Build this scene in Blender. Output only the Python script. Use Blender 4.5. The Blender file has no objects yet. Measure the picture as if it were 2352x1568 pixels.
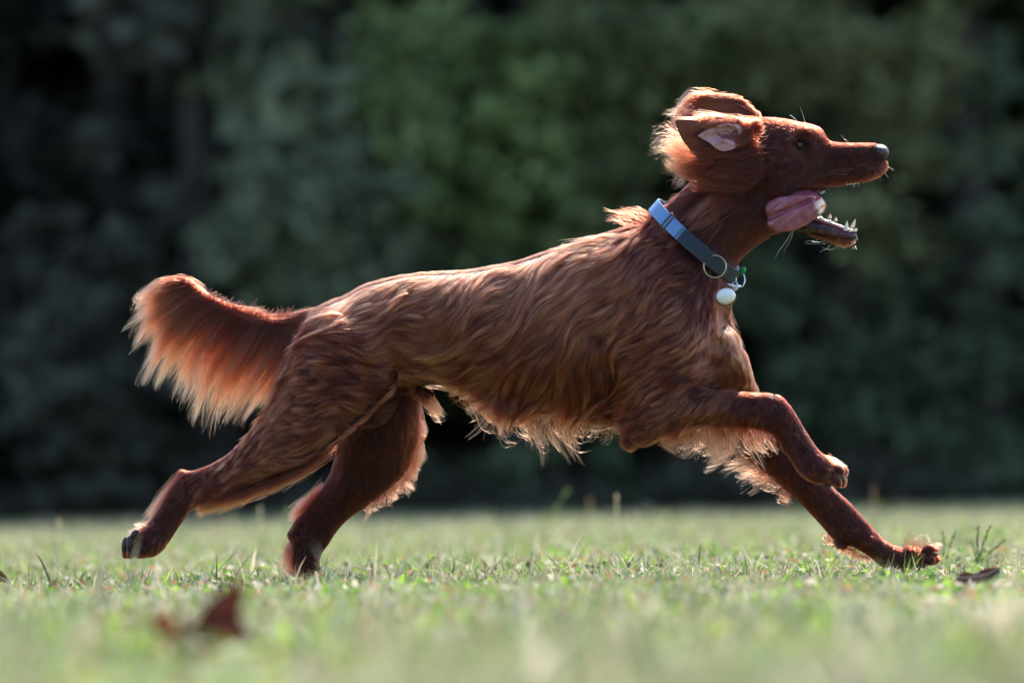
import bpy, bmesh, math, random
import numpy as np
from mathutils import Vector, Matrix, kdtree
from mathutils.bvhtree import BVHTree
rng = np.random.default_rng(7); random.seed(7)
R = math.radians
SC = bpy.context.scene; COL = SC.collection

# ------------------------------------------------------------------ camera, world, sun, exposure
CAM_POS = np.array([0.0, -10.05, 0.16]); FPX = 13067.0; FOCAL = 200.0
ALPHA = math.atan((1125 - 784) / FPX); ROLL = R(1.0)
Fv = np.array([0, math.cos(ALPHA), math.sin(ALPHA)]); U0 = np.array([0, -math.sin(ALPHA), math.cos(ALPHA)]); X0 = np.array([1.0, 0, 0])
Rv = math.cos(ROLL) * X0 - math.sin(ROLL) * U0; Uv = math.sin(ROLL) * X0 + math.cos(ROLL) * U0
cam = bpy.data.cameras.new('camera'); cam.lens = FOCAL; cam.sensor_width = 36; cam.clip_start = 0.1; cam.clip_end = 2000
camo = bpy.data.objects.new('camera', cam); COL.objects.link(camo); SC.camera = camo
camo.matrix_world = Matrix(((Rv[0], Uv[0], -Fv[0], CAM_POS[0]), (Rv[1], Uv[1], -Fv[1], CAM_POS[1]), (Rv[2], Uv[2], -Fv[2], CAM_POS[2]), (0, 0, 0, 1)))
cam.dof.use_dof = True; cam.dof.focus_distance = 10.0; cam.dof.aperture_fstop = 3.5; cam.dof.aperture_blades = 0

SUN_EL, SUN_AZ = R(44), R(20)      # azimuth from +Y (behind the dog) towards +X (right)
wd = bpy.data.worlds.new('World'); SC.world = wd; wd.use_nodes = True
nt = wd.node_tree; bg = nt.nodes['Background']
sky = nt.nodes.new('ShaderNodeTexSky'); sky.sky_type = 'NISHITA'; sky.sun_disc = False
sky.sun_elevation = SUN_EL; sky.sun_rotation = SUN_AZ
nt.links.new(sky.outputs[0], bg.inputs[0]); bg.inputs[1].default_value = 0.14
sl = bpy.data.lights.new('sun', 'SUN'); sl.energy = 3.8; sl.angle = R(0.7); sl.color = (1.0, 0.90, 0.78)
so = bpy.data.objects.new('sun', sl); COL.objects.link(so)
sd = Vector((math.sin(SUN_AZ) * math.cos(SUN_EL), math.cos(SUN_AZ) * math.cos(SUN_EL), math.sin(SUN_EL)))
so.rotation_euler = sd.to_track_quat('Z', 'Y').to_euler(); so.location = (3, 8, 10)
SC.view_settings.view_transform = 'Standard'; SC.view_settings.look = 'None'
SC.view_settings.exposure = 1.66; SC.view_settings.gamma = 1.0
SC.cycles.use_denoising = True
SC.cycles.max_bounces = 8; SC.cycles.transparent_max_bounces = 8

# ------------------------------------------------------------------ helpers
def P(px, py, y=0.0):
    """a point of the photograph (in a 2352 px wide frame) at depth y, as a world position"""
    px = np.asarray(px, float); py = np.asarray(py, float); y = np.asarray(y, float) + np.zeros_like(px)
    d = Fv * FPX + np.multiply.outer(px - 1176, Rv) + np.multiply.outer(784 - py, Uv)
    t = (y - CAM_POS[1]) / d[..., 1]
    return CAM_POS + d * t[..., None]
def px_of(p):
    q = np.asarray(p) - CAM_POS; z = q @ Fv
    return 1176 + FPX * (q @ Rv) / z, 784 - FPX * (q @ Uv) / z
MPX = 10.05 / FPX
def empty(name, loc=(0, 0, 0)):
    o = bpy.data.objects.new(name, None); COL.objects.link(o); o.location = loc; o.empty_display_size = .1; return o
def tag(o, label=None, cat=None, group=None, kind=None):
    for k, v in (('label', label), ('category', cat), ('group', group), ('kind', kind)):
        if v: o[k] = v
    return o
def mesh_obj(name, V, Fc, mat=None, parent=None, smooth=True, col=None):
    me = bpy.data.meshes.new(name)
    V = np.asarray(V, float)
    Fc = Fc if isinstance(Fc, list) else [tuple(int(i) for i in f) for f in Fc]
    me.from_pydata(V.tolist(), [], Fc); me.update()
    if smooth: me.shade_smooth()
    if col is not None:
        a = me.color_attributes.new('Col', 'FLOAT_COLOR', 'POINT'); a.data.foreach_set('color', np.asarray(col, np.float32).ravel())
    o = bpy.data.objects.new(name, me); COL.objects.link(o)
    if mat: me.materials.append(mat)
    if parent:
        o.parent = parent; o.matrix_parent_inverse = Matrix.Translation(-Vector(parent.location))
    return o
def fast_mesh(name, V, T, nper, mat, parent=None, col=None, smooth=False):
    """V (n,3); T (m,nper) faces"""
    me = bpy.data.meshes.new(name); m = len(T)
    me.vertices.add(len(V)); me.vertices.foreach_set('co', np.asarray(V, np.float32).ravel())
    me.loops.add(m * nper); me.loops.foreach_set('vertex_index', np.asarray(T, np.int32).ravel())
    me.polygons.add(m); me.polygons.foreach_set('loop_start', np.arange(0, m * nper, nper, dtype=np.int32))
    me.update(calc_edges=True)
    if smooth: me.shade_smooth()
    if col is not None:
        a = me.color_attributes.new('Col', 'FLOAT_COLOR', 'POINT'); a.data.foreach_set('color', np.asarray(col, np.float32).ravel())
    o = bpy.data.objects.new(name, me); COL.objects.link(o); me.materials.append(mat)
    if parent:
        o.parent = parent; o.matrix_parent_inverse = Matrix.Translation(-Vector(parent.location))
    return o
def cr(pts, n):
    """Catmull-Rom through rows of pts, n samples per span"""
    pts = np.asarray(pts, float); out = []
    for i in range(len(pts) - 1):
        p0 = pts[max(i - 1, 0)]; p1 = pts[i]; p2 = pts[i + 1]; p3 = pts[min(i + 2, len(pts) - 1)]
        for k in range(n):
            t = k / n
            out.append(.5 * ((2 * p1) + (p2 - p0) * t + (2 * p0 - 5 * p1 + 4 * p2 - p3) * t * t + (3 * p1 - p0 - 3 * p2 + p3) * t ** 3))
    out.append(pts[-1]); return np.array(out)
def nmat(name):
    m = bpy.data.materials.new(name); m.use_nodes = True
    return m, m.node_tree, m.node_tree.nodes['Principled BSDF']
def simple(name, col, rough=.5, spec=.5, metal=0, sss=0, coat=0, noise=None):
    m, t, b = nmat(name); b.inputs['Base Color'].default_value = (*col, 1); b.inputs['Roughness'].default_value = rough
    b.inputs['Metallic'].default_value = metal; b.inputs['Specular IOR Level'].default_value = spec; b.inputs['Coat Weight'].default_value = coat
    if sss:
        b.inputs['Subsurface Weight'].default_value = sss; b.inputs['Subsurface Scale'].default_value = .006; b.inputs['Subsurface Radius'].default_value = (1, .35, .25)
    if noise:
        sc, c2, amt = noise
        n = t.nodes.new('ShaderNodeTexNoise'); n.inputs['Scale'].default_value = sc; n.inputs['Detail'].default_value = 6
        tc = t.nodes.new('ShaderNodeTexCoord'); t.links.new(tc.outputs['Object'], n.inputs['Vector'])
        r = t.nodes.new('ShaderNodeValToRGB'); r.color_ramp.elements[0].position = .35; r.color_ramp.elements[1].position = .65
        r.color_ramp.elements[0].color = (*col, 1); r.color_ramp.elements[1].color = (*c2, 1)
        t.links.new(n.outputs['Fac'], r.inputs[0]); t.links.new(r.outputs[0], b.inputs['Base Color'])
        bp = t.nodes.new('ShaderNodeBump'); bp.inputs['Strength'].default_value = amt; bp.inputs['Distance'].default_value = .002
        t.links.new(n.outputs['Fac'], bp.inputs['Height']); t.links.new(bp.outputs[0], b.inputs['Normal'])
    return m
def leafy(name, trans=.35, rough=.6, spec=.3):
    """vertex-coloured leaf or blade: diffuse, a little gloss and light passing through"""
    m, t, b = nmat(name)
    a = t.nodes.new('ShaderNodeVertexColor'); a.layer_name = 'Col'
    b.inputs['Roughness'].default_value = rough; b.inputs['Specular IOR Level'].default_value = spec
    tr = t.nodes.new('ShaderNodeBsdfTranslucent'); mx = t.nodes.new('ShaderNodeMixShader'); mx.inputs[0].default_value = trans
    t.links.new(a.outputs[0], b.inputs['Base Color']); t.links.new(a.outputs[0], tr.inputs['Color'])
    t.links.new(b.outputs[0], mx.inputs[1]); t.links.new(tr.outputs[0], mx.inputs[2])
    t.links.new(mx.outputs[0], t.nodes['Material Output'].inputs['Surface'])
    return m

# ------------------------------------------------------------------ the dog: body
def loft(secs, nspan=6, nr=36, pw=2.0):
    """secs rows: ax,ay,bx,by (the two outline points, px), half depth m, centre depth m, [power]"""
    S = cr([list(s) + [pw] * (7 - len(s)) for s in secs], nspan)
    V = []; n = len(S)
    th = np.linspace(0, 2 * math.pi, nr, endpoint=False)
    for s in S:
        A = P(s[0], s[1], s[5]); B = P(s[2], s[3], s[5]); c = (A + B) / 2; r = (A - B) / 2; e = 2.0 / s[6]
        cs = np.sign(np.cos(th)) * np.abs(np.cos(th)) ** e; sn = np.sign(np.sin(th)) * np.abs(np.sin(th)) ** e
        V.append(c + np.outer(cs, r) + np.outer(sn, np.array([0, s[4], 0])))
    V = np.array(V).reshape(-1, 3)
    Fc = []
    for i in range(n - 1):
        for j in range(nr):
            Fc.append((i * nr + j, i * nr + (j + 1) % nr, (i + 1) * nr + (j + 1) % nr, (i + 1) * nr + j))
    c0 = len(V); V = np.vstack([V, V[:nr].mean(0), V[(n - 1) * nr:n * nr].mean(0)])
    for j in range(nr):
        Fc.append((c0, (j + 1) % nr, j)); Fc.append((c0 + 1, (n - 1) * nr + j, (n - 1) * nr + (j + 1) % nr))
    return V, Fc
def ellip(px, py, y, rx, rz, ry, ang=0, seg=24):
    """ellipsoid: px radii rx (along ang) and rz, depth radius ry in m"""
    V = []; Fc = []; c = P(px, py, y); s = (10.05 + y) / FPX
    ca, sa = math.cos(R(ang)), math.sin(R(ang)); nv = seg // 2
    ax = (Rv * ca - Uv * sa) * rx * s; az = (Rv * sa + Uv * ca) * rz * s
    for i in range(nv + 1):
        ph = math.pi * i / nv
        for j in range(seg):
            th = 2 * math.pi * j / seg
            V.append(c + ax * math.cos(ph) + az * math.sin(ph) * math.cos(th) + np.array([0, ry, 0]) * math.sin(ph) * math.sin(th))
    for i in range(nv):
        for j in range(seg):
            Fc.append((i * seg + j, i * seg + (j + 1) % seg, (i + 1) * seg + (j + 1) % seg, (i + 1) * seg + j))
    return np.array(V), Fc
def merge(parts):
    V = []; Fc = []; o = 0
    for v, f in parts:
        V.append(v); Fc += [tuple(i + o for i in q) for q in f]; o += len(v)
    return np.vstack(V), Fc

parts = []
parts.append(loft([  # trunk
    (722, 712, 690, 790, .04, 0), (745, 704, 700, 850, .07, 0), (795, 680, 790, 885, .086, 0), (850, 652, 860, 892, .09, 0), (920, 634, 940, 886, .086, 0),
    (1000, 625, 1020, 884, .086, 0), (1080, 620, 1090, 902, .093, 0), (1180, 603, 1180, 930, .102, 0), (1260, 578, 1270, 952, .106, 0),
    (1340, 554, 1360, 972, .106, 0), (1410, 534, 1440, 974, .102, 0), (1470, 518, 1540, 955, .098, 0), (1505, 520, 1625, 930, .092, 0),
    (1540, 545, 1695, 895, .078, 0), (1600, 610, 1722, 880, .055, 0), (1660, 700, 1722, 850, .03, 0)]))
parts.append(loft([  # neck
    (1450, 580, 1600, 900, .085, 0), (1478, 530, 1665, 800, .082, 0), (1494, 503, 1676, 715, .075, 0), (1512, 484, 1680, 650, .067, 0),
    (1540, 462, 1695, 603, .061, 0), (1575, 430, 1732, 566, .058, 0), (1610, 390, 1768, 541, .057, 0), (1650, 335, 1795, 520, .054, 0), (1690, 310, 1800, 500, .045, 0)]))
parts.append(loft([  # skull and upper jaw
    (1650, 330, 1665, 420, .03, 0), (1680, 296, 1690, 480, .05, 0), (1720, 279, 1740, 520, .059, 0), (1765, 273, 1785, 520, .061, 0),
    (1805, 277, 1815, 478, .060, 0), (1840, 285, 1848, 455, .052, 0), (1866, 292, 1875, 442, .044, 0), (1885, 303, 1895, 434, .037, 0, 2.2), (1900, 321, 1908, 430, .034, 0, 2.2),
    (1918, 328, 1925, 427, .032, 0, 2.3), (1950, 330, 1957, 420, .029, 0, 2.4), (1985, 330, 1985, 411, .027, 0, 2.4), (2008, 331, 2008, 402, .025, 0, 2.3),
    (2024, 335, 2023, 396, .021, 0), (2034, 343, 2034, 386, .014, 0)]))
parts.append(loft([  # lower jaw
    (1760, 440, 1765, 537, .046, 0), (1800, 470, 1800, 533, .04, 0), (1840, 498, 1838, 532, .031, 0), (1880, 511, 1873, 542, .025, 0),
    (1910, 519, 1903, 551, .022, 0), (1940, 528, 1930, 558, .019, 0), (1958, 531, 1950, 558, .015, 0), (1967, 536, 1964, 550, .008, 0)]))
for sy in (-1, 1):
    parts.append(ellip(1852, 306, sy * .030, 22, 13, .017, 20)); parts.append(ellip(1800, 370, sy * .040, 60, 42, .024, 15))
    parts.append(ellip(1985, 395, sy * .012, 44, 18, .017, -12)); parts.append(ellip(1700, 330, sy * .045, 30, 34, .018))
parts.append(loft([  # near hind leg
    (940, 760, 720, 730, .05, -.045), (915, 880, 680, 800, .060, -.058), (850, 945, 656, 855, .056, -.064), (790, 998, 622, 925, .048, -.068),
    (742, 1036, 580, 983, .040, -.07), (680, 1078, 533, 1034, .033, -.07), (600, 1110, 492, 1062, .027, -.07), (530, 1134, 456, 1077, .023, -.07),
    (472, 1152, 425, 1085, .021, -.07), (440, 1168, 405, 1104, .019, -.07), (422, 1190, 386, 1128, .0185, -.07), (407, 1212, 364, 1162, .0185, -.07),
    (390, 1238, 338, 1204, .021, -.07), (372, 1262, 312, 1224, .026, -.07), (350, 1276, 293, 1243, .027, -.07), (318, 1280, 288, 1260, .02, -.07)]))
parts.append(loft([  # far hind leg
    (990, 800, 800, 800, .05, .045), (968, 900, 790, 900, .056, .055), (962, 975, 782, 985, .052, .062), (950, 1030, 768, 1052, .045, .068),
    (930, 1082, 752, 1098, .037, .07), (888, 1126, 726, 1138, .031, .07), (845, 1158, 705, 1165, .027, .07), (800, 1190, 680, 1192, .024, .07),
    (774, 1218, 665, 1218, .021, .07), (755, 1247, 665, 1238, .019, .07), (740, 1268, 671, 1258, .018, .07), (733, 1290, 674, 1289, .020, .07),
    (737, 1312, 682, 1314, .026, .07), (744, 1330, 690, 1332, .024, .07)]))
parts.append(loft([  # near front leg
    (1600, 690, 1440, 740, .045, -.05), (1640, 800, 1430, 850, .052, -.056), (1600, 872, 1428, 950, .048, -.062), (1578, 880, 1438, 1012, .042, -.066),
    (1605, 888, 1490, 1018, .038, -.068), (1635, 893, 1548, 990, .032, -.07), (1682, 899, 1622, 975, .027, -.07), (1740, 903, 1708, 976, .023, -.07),
    (1783, 906, 1760, 988, .0225, -.07), (1810, 927, 1780, 1002, .0225, -.07), (1830, 957, 1796, 1028, .021, -.07), (1851, 992, 1813, 1050, .0205, -.07),
    (1874, 1027, 1832, 1080, .023, -.07), (1900, 1052, 1853, 1100, .027, -.07), (1924, 1070, 1882, 1110, .027, -.07), (1938, 1088, 1908, 1114, .019, -.07)]))
parts.append(loft([  # far front leg
    (1640, 740, 1540, 800, .03, .03), (1690, 820, 1560, 870, .045, .048), (1736, 886, 1580, 930, .045, .056), (1752, 955, 1640, 985, .036, .064), (1784, 988, 1700, 1035, .029, .068),
    (1832, 1032, 1760, 1083, .025, .07), (1880, 1082, 1812, 1128, .024, .07), (1916, 1123, 1853, 1168, .023, .07), (1953, 1157, 1885, 1202, .0225, .07),
    (1990, 1197, 1920, 1240, .022, .07), (2010, 1219, 1955, 1252, .022, .07), (2031, 1240, 1994, 1273, .021, .07), (2066, 1258, 2026, 1298, .022, .07),
    (2095, 1264, 2064, 1308, .027, .07), (2123, 1262, 2104, 1303, .027, .07), (2142, 1266, 2134, 1288, .018, .07)]))
parts.append(loft([  # tail bone
    (745, 708, 745, 752, .022, 0), (700, 712, 705, 746, .016, 0), (625, 731, 630, 756, .011, 0), (560, 716, 560, 736, .009, 0),
    (500, 701, 495, 717, .0075, 0), (455, 674, 448, 692, .006, 0), (425, 657, 420, 670, .004, 0)], nr=20))
# toes, the stopper pad above the far front paw, and the elbow
for k, (a, b) in enumerate(((-.027, -4), (-.010, 6), (.010, 7), (.027, 0))):
    parts.append(ellip(1918 + b, 1088 + (k % 2) * 6 - (k == 0) * -8, -.07 + a, 27, 14, .0085, 52)); parts.append(ellip(2128 + b, 1284 - k * 2, .07 + a, 25, 13, .0085, 12))
    parts.append(ellip(302 - b, 1262, -.07 + a, 20, 14, .0085, 115)); parts.append(ellip(722 + b, 1326, .07 + a, 24, 13, .0085, 5))
for k, (a, b) in enumerate(((-.024, 0), (-.008, 7), (.009, 7), (.024, 0))):
    parts.append(ellip(2132 + b, 1262 + (k % 2) * 4, .07 + a, 17, 11, .0075, -20)); parts.append(ellip(1928 + b, 1078, -.07 + a, 15, 10, .0075, 40))
parts.append(ellip(2098, 1276, .07, 36, 20, .026, 10)); parts.append(ellip(1930, 1244, .068, 18, 12, .012, 40)); parts.append(ellip(1996, 1240, .052, 16, 12, .008, 40))
parts.append(loft([(1540,640,1668,650,.035,.01),(1555,695,1674,702,.042,.016),(1565,735,1677,738,.046,.02),(1572,765,1688,766,.046,.022),(1580,790,1700,793,.044,.024),(1590,836,1715,838,.042,.028),(1600,882,1733,888,.036,.034)]))
parts.append(ellip(1452, 1012, -.066, 24, 20, .02)); parts.append(ellip(975, 903, 0, 26, 11, .015, 8))
parts.append(ellip(425, 1092, -.07, 14, 14, .012)); parts.append(ellip(672, 1226, .07, 12, 14, .012))
V, Fc = merge(parts)
raw = mesh_obj('body', V, Fc)
rm = raw.modifiers.new('r', 'REMESH'); rm.mode = 'VOXEL'; rm.voxel_size = .0032; rm.use_smooth_shade = True
dg = bpy.context.evaluated_depsgraph_get()
me = bpy.data.meshes.new_from_object(raw.evaluated_get(dg)); bpy.data.objects.remove(raw)
nv = len(me.vertices); co = np.empty(nv * 3); me.vertices.foreach_get('co', co); co = co.reshape(-1, 3)
ne = len(me.edges); ed = np.empty(ne * 2, np.int64); me.edges.foreach_get('vertices', ed); ed = ed.reshape(-1, 2)
deg = np.bincount(ed.ravel(), minlength=nv)[:, None]
def lap(c):
    s = np.zeros_like(c)
    for k in range(3):
        s[:, k] = np.bincount(ed[:, 0], c[ed[:, 1], k], nv) + np.bincount(ed[:, 1], c[ed[:, 0], k], nv)
    return s / deg
pxv, pyv = px_of(co)
wsm = np.where(pxv > 1790, .5, 1.0)[:, None] * np.where(((pxv > 1885) & (pyv > 1035)) | (pxv < 360) | (pyv > 1285), .45, 1.0)[:, None]
for it in range(14):
    co += wsm * .6 * (lap(co) - co); co -= wsm * .55 * (lap(co) - co) * (1 if it % 2 else .0)
me.vertices.foreach_set('co', co.ravel()); me.update(); me.shade_smooth()
def sculpt(cx, cy, side, rad, amt, face=0):
    """push the surface in (amt<0) or out round a point of one flank"""
    global co
    n = np.empty(nv * 3); me.vertices.foreach_get('normal', n); n = n.reshape(-1, 3)
    x, y = px_of(co); w = np.exp(-((x - cx) ** 2 + (y - cy) ** 2) / rad ** 2) * (np.sign(co[:, 1]) == side) * (1 if not face else np.clip(n[:, 1] * face, 0, 1))
    co += n * (w * amt)[:, None]; me.vertices.foreach_set('co', co.ravel()); me.update()
for s in (-1, 1):
    sculpt(1838, 334, s, 14, -.0075); sculpt(1900, 360, s, 26, -.005); sculpt(1835, 312, s, 16, .002)
    sculpt(1250, 760, s, 120, .007); sculpt(890, 835, s, 45, -.010); sculpt(870, 895, s, 28, -.010); sculpt(760, 770, s, 60, .006)
for a in ((1668, 740, 20, -.010), (1655, 790, 20, -.012), (1640, 840, 20, -.010), (1560, 780, 60, .010), (1600, 870, 30, .006), (1418, 930, 24, -.014), (1400, 900, 30, -.008), (1640, 880, 14, -.006), (1480, 700, 50, .004), (1842, 1035, 9, -.0035), (1862, 1062, 9, -.004), (1890, 1088, 7, -.004), (1905, 1078, 6, -.0035), (1920, 1084, 5, -.003), (1822, 985, 12, -.003), (1800, 960, 14, .003),
          (1832, 366, 16, -.003), (1790, 395, 40, .005), (1770, 455, 20, -.004), (1725, 400, 24, -.006), (1905, 412, 12, .002), (1875, 352, 16, .002), (1945, 372, 16, -.002), (1990, 362, 14, -.001), (1950, 1185, 10, -.003), (2000, 1262, 8, -.003), (440, 1130, 12, -.003), (500, 1090, 14, -.003), (600, 1060, 22, -.003)):
    sculpt(a[0], a[1], -1, a[2], a[3])
DOG = empty('dog', (0, 0, 0))
tag(DOG, 'mahogany red long-haired setter dog galloping over the lawn, mouth open and tongue out', 'dog')
for a in ((696, 1204, 7, -.005), (706, 1190, 7, -.005), (718, 1176, 8, -.004), (686, 1222, 7, -.005), (690, 1250, 6, -.004), (700, 1285, 6, -.003), (800, 1120, 22, .004), (860, 1040, 26, .004), (1975, 1215, 7, -.003), (1950, 1190, 7, -.003), (1930, 1165, 7, -.003), (1905, 1140, 8, -.003), (2075, 1285, 6, -.004), (2105, 1282, 4, -.004)):
    sculpt(a[0], a[1], 1, a[2], a[3], -1)
for a in ((515, 1078, 8, -.005), (490, 1090, 8, -.005), (465, 1103, 8, -.004), (545, 1062, 10, -.004), (400, 1150, 6, -.003), (380, 1185, 6, -.003), (330, 1250, 6, -.003), (312, 1262, 5, -.003), (620, 1060, 25, .005), (1700, 940, 12, -.003), (1745, 950, 10, -.003), (1610, 760, 40, .006), (1470, 640, 55, .010), (1375, 770, 28, -.011), (1392, 850, 24, -.010), (1005, 790, 34, -.013), (1000, 850, 26, -.008), (775, 755, 50, .009), (862, 850, 26, -.012), (700, 850, 40, .006), (1130, 720, 40, .005), (1490, 790, 40, .006)):
    sculpt(a[0], a[1], -1, a[2], a[3])
skin = simple('dog_skin', (.035, .009, .005), .75, .15, noise=(60, (.02, .005, .003), .4))
body = bpy.data.objects.new('body', me); COL.objects.link(body); me.materials.clear(); me.materials.append(skin); body.parent = DOG
for p_ in me.polygons: pass
bvh = BVHTree.FromObject(body, bpy.context.evaluated_depsgraph_get())
def surf(px, py, side=-1):
    """where the line of sight through (px, py) meets the body's flank"""
    a = Vector(P(px, py, -1.0)); b = Vector(P(px, py, 1.0)); d = (b - a).normalized()
    if side > 0: a, d = b, -d
    h = bvh.ray_cast(a, d); return np.array(h[0]) if h[0] is not None else P(px, py, 0)

# ------------------------------------------------------------------ the dog: coat
def hair_mat(name, rough=.32, gain=1.0):
    m = bpy.data.materials.new(name); m.use_nodes = True; t = m.node_tree; t.nodes.clear()
    o = t.nodes.new('ShaderNodeOutputMaterial'); h = t.nodes.new('ShaderNodeBsdfHairPrincipled'); h.model = 'CHIANG'; h.parametrization = 'COLOR'
    h.inputs['Roughness'].default_value = rough; h.inputs['Radial Roughness'].default_value = .45; h.inputs['Random Roughness'].default_value = .2; h.inputs['IOR'].default_value = 1.45
    a = t.nodes.new('ShaderNodeAttribute'); a.attribute_name = 'root'; b = t.nodes.new('ShaderNodeAttribute'); b.attribute_name = 'tip'
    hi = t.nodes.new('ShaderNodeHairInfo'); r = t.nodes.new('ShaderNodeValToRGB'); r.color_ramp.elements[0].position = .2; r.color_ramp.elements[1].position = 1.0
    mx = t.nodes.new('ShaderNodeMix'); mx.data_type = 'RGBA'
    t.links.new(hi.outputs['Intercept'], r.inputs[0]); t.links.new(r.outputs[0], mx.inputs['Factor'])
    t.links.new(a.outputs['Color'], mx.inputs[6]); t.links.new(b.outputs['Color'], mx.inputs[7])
    t.links.new(mx.outputs[2], h.inputs['Color']); t.links.new(h.outputs[0], o.inputs[0]); return m
HAIR = hair_mat('dog_hair')
def curves_obj(name, pts, rad, root, tip, parent, mat=HAIR):
    n, k, _ = pts.shape
    hc = bpy.data.hair_curves.new(name); hc.add_curves([k] * n)
    hc.attributes['position'].data.foreach_set('vector', pts.astype(np.float32).ravel())
    a = hc.attributes.get('radius') or hc.attributes.new('radius', 'FLOAT', 'POINT'); a.data.foreach_set('value', rad.astype(np.float32).ravel())
    for nm, c in (('root', root), ('tip', tip)):
        a = hc.attributes.new(nm, 'FLOAT_COLOR', 'CURVE'); a.data.foreach_set('color', np.hstack([c, np.ones((n, 1))]).astype(np.float32).ravel())
    hc.materials.append(mat); o = bpy.data.objects.new(name, hc); COL.objects.link(o); o.parent = parent
    return o
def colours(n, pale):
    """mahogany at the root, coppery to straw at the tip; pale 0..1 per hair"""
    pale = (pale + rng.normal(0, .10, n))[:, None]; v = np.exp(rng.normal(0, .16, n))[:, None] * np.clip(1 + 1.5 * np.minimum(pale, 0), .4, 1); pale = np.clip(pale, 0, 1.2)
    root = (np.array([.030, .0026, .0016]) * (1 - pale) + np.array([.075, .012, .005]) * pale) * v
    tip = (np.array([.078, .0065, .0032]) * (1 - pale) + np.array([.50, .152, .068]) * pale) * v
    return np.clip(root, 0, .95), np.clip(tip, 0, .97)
def nrm(v): return v / (np.linalg.norm(v, axis=-1, keepdims=True) + 1e-12)
def clump(pts, L, size, amt, power=1.3, gidx=None):
    """pull each hair's tip towards the hair of a near neighbour"""
    n = len(pts); ng = max(8, int(n * size)); gi = rng.choice(n, ng, replace=False)
    kd = kdtree.KDTree(ng)
    for j, g in enumerate(gi): kd.insert(pts[g, 0], j)
    kd.balance()
    near = np.array([kd.find(p)[1] for p in pts[:, 0]])
    G = pts[gi[near]]; k = pts.shape[1]; t = np.linspace(0, 1, k)[None, :, None] ** power
    d = np.linalg.norm(G[:, 0] - pts[:, 0], axis=1); ok = (d < .03)
    a = (amt * ok * rng.uniform(.55, 1.0, n))[:, None, None]
    return pts + (G - pts) * t * a
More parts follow.
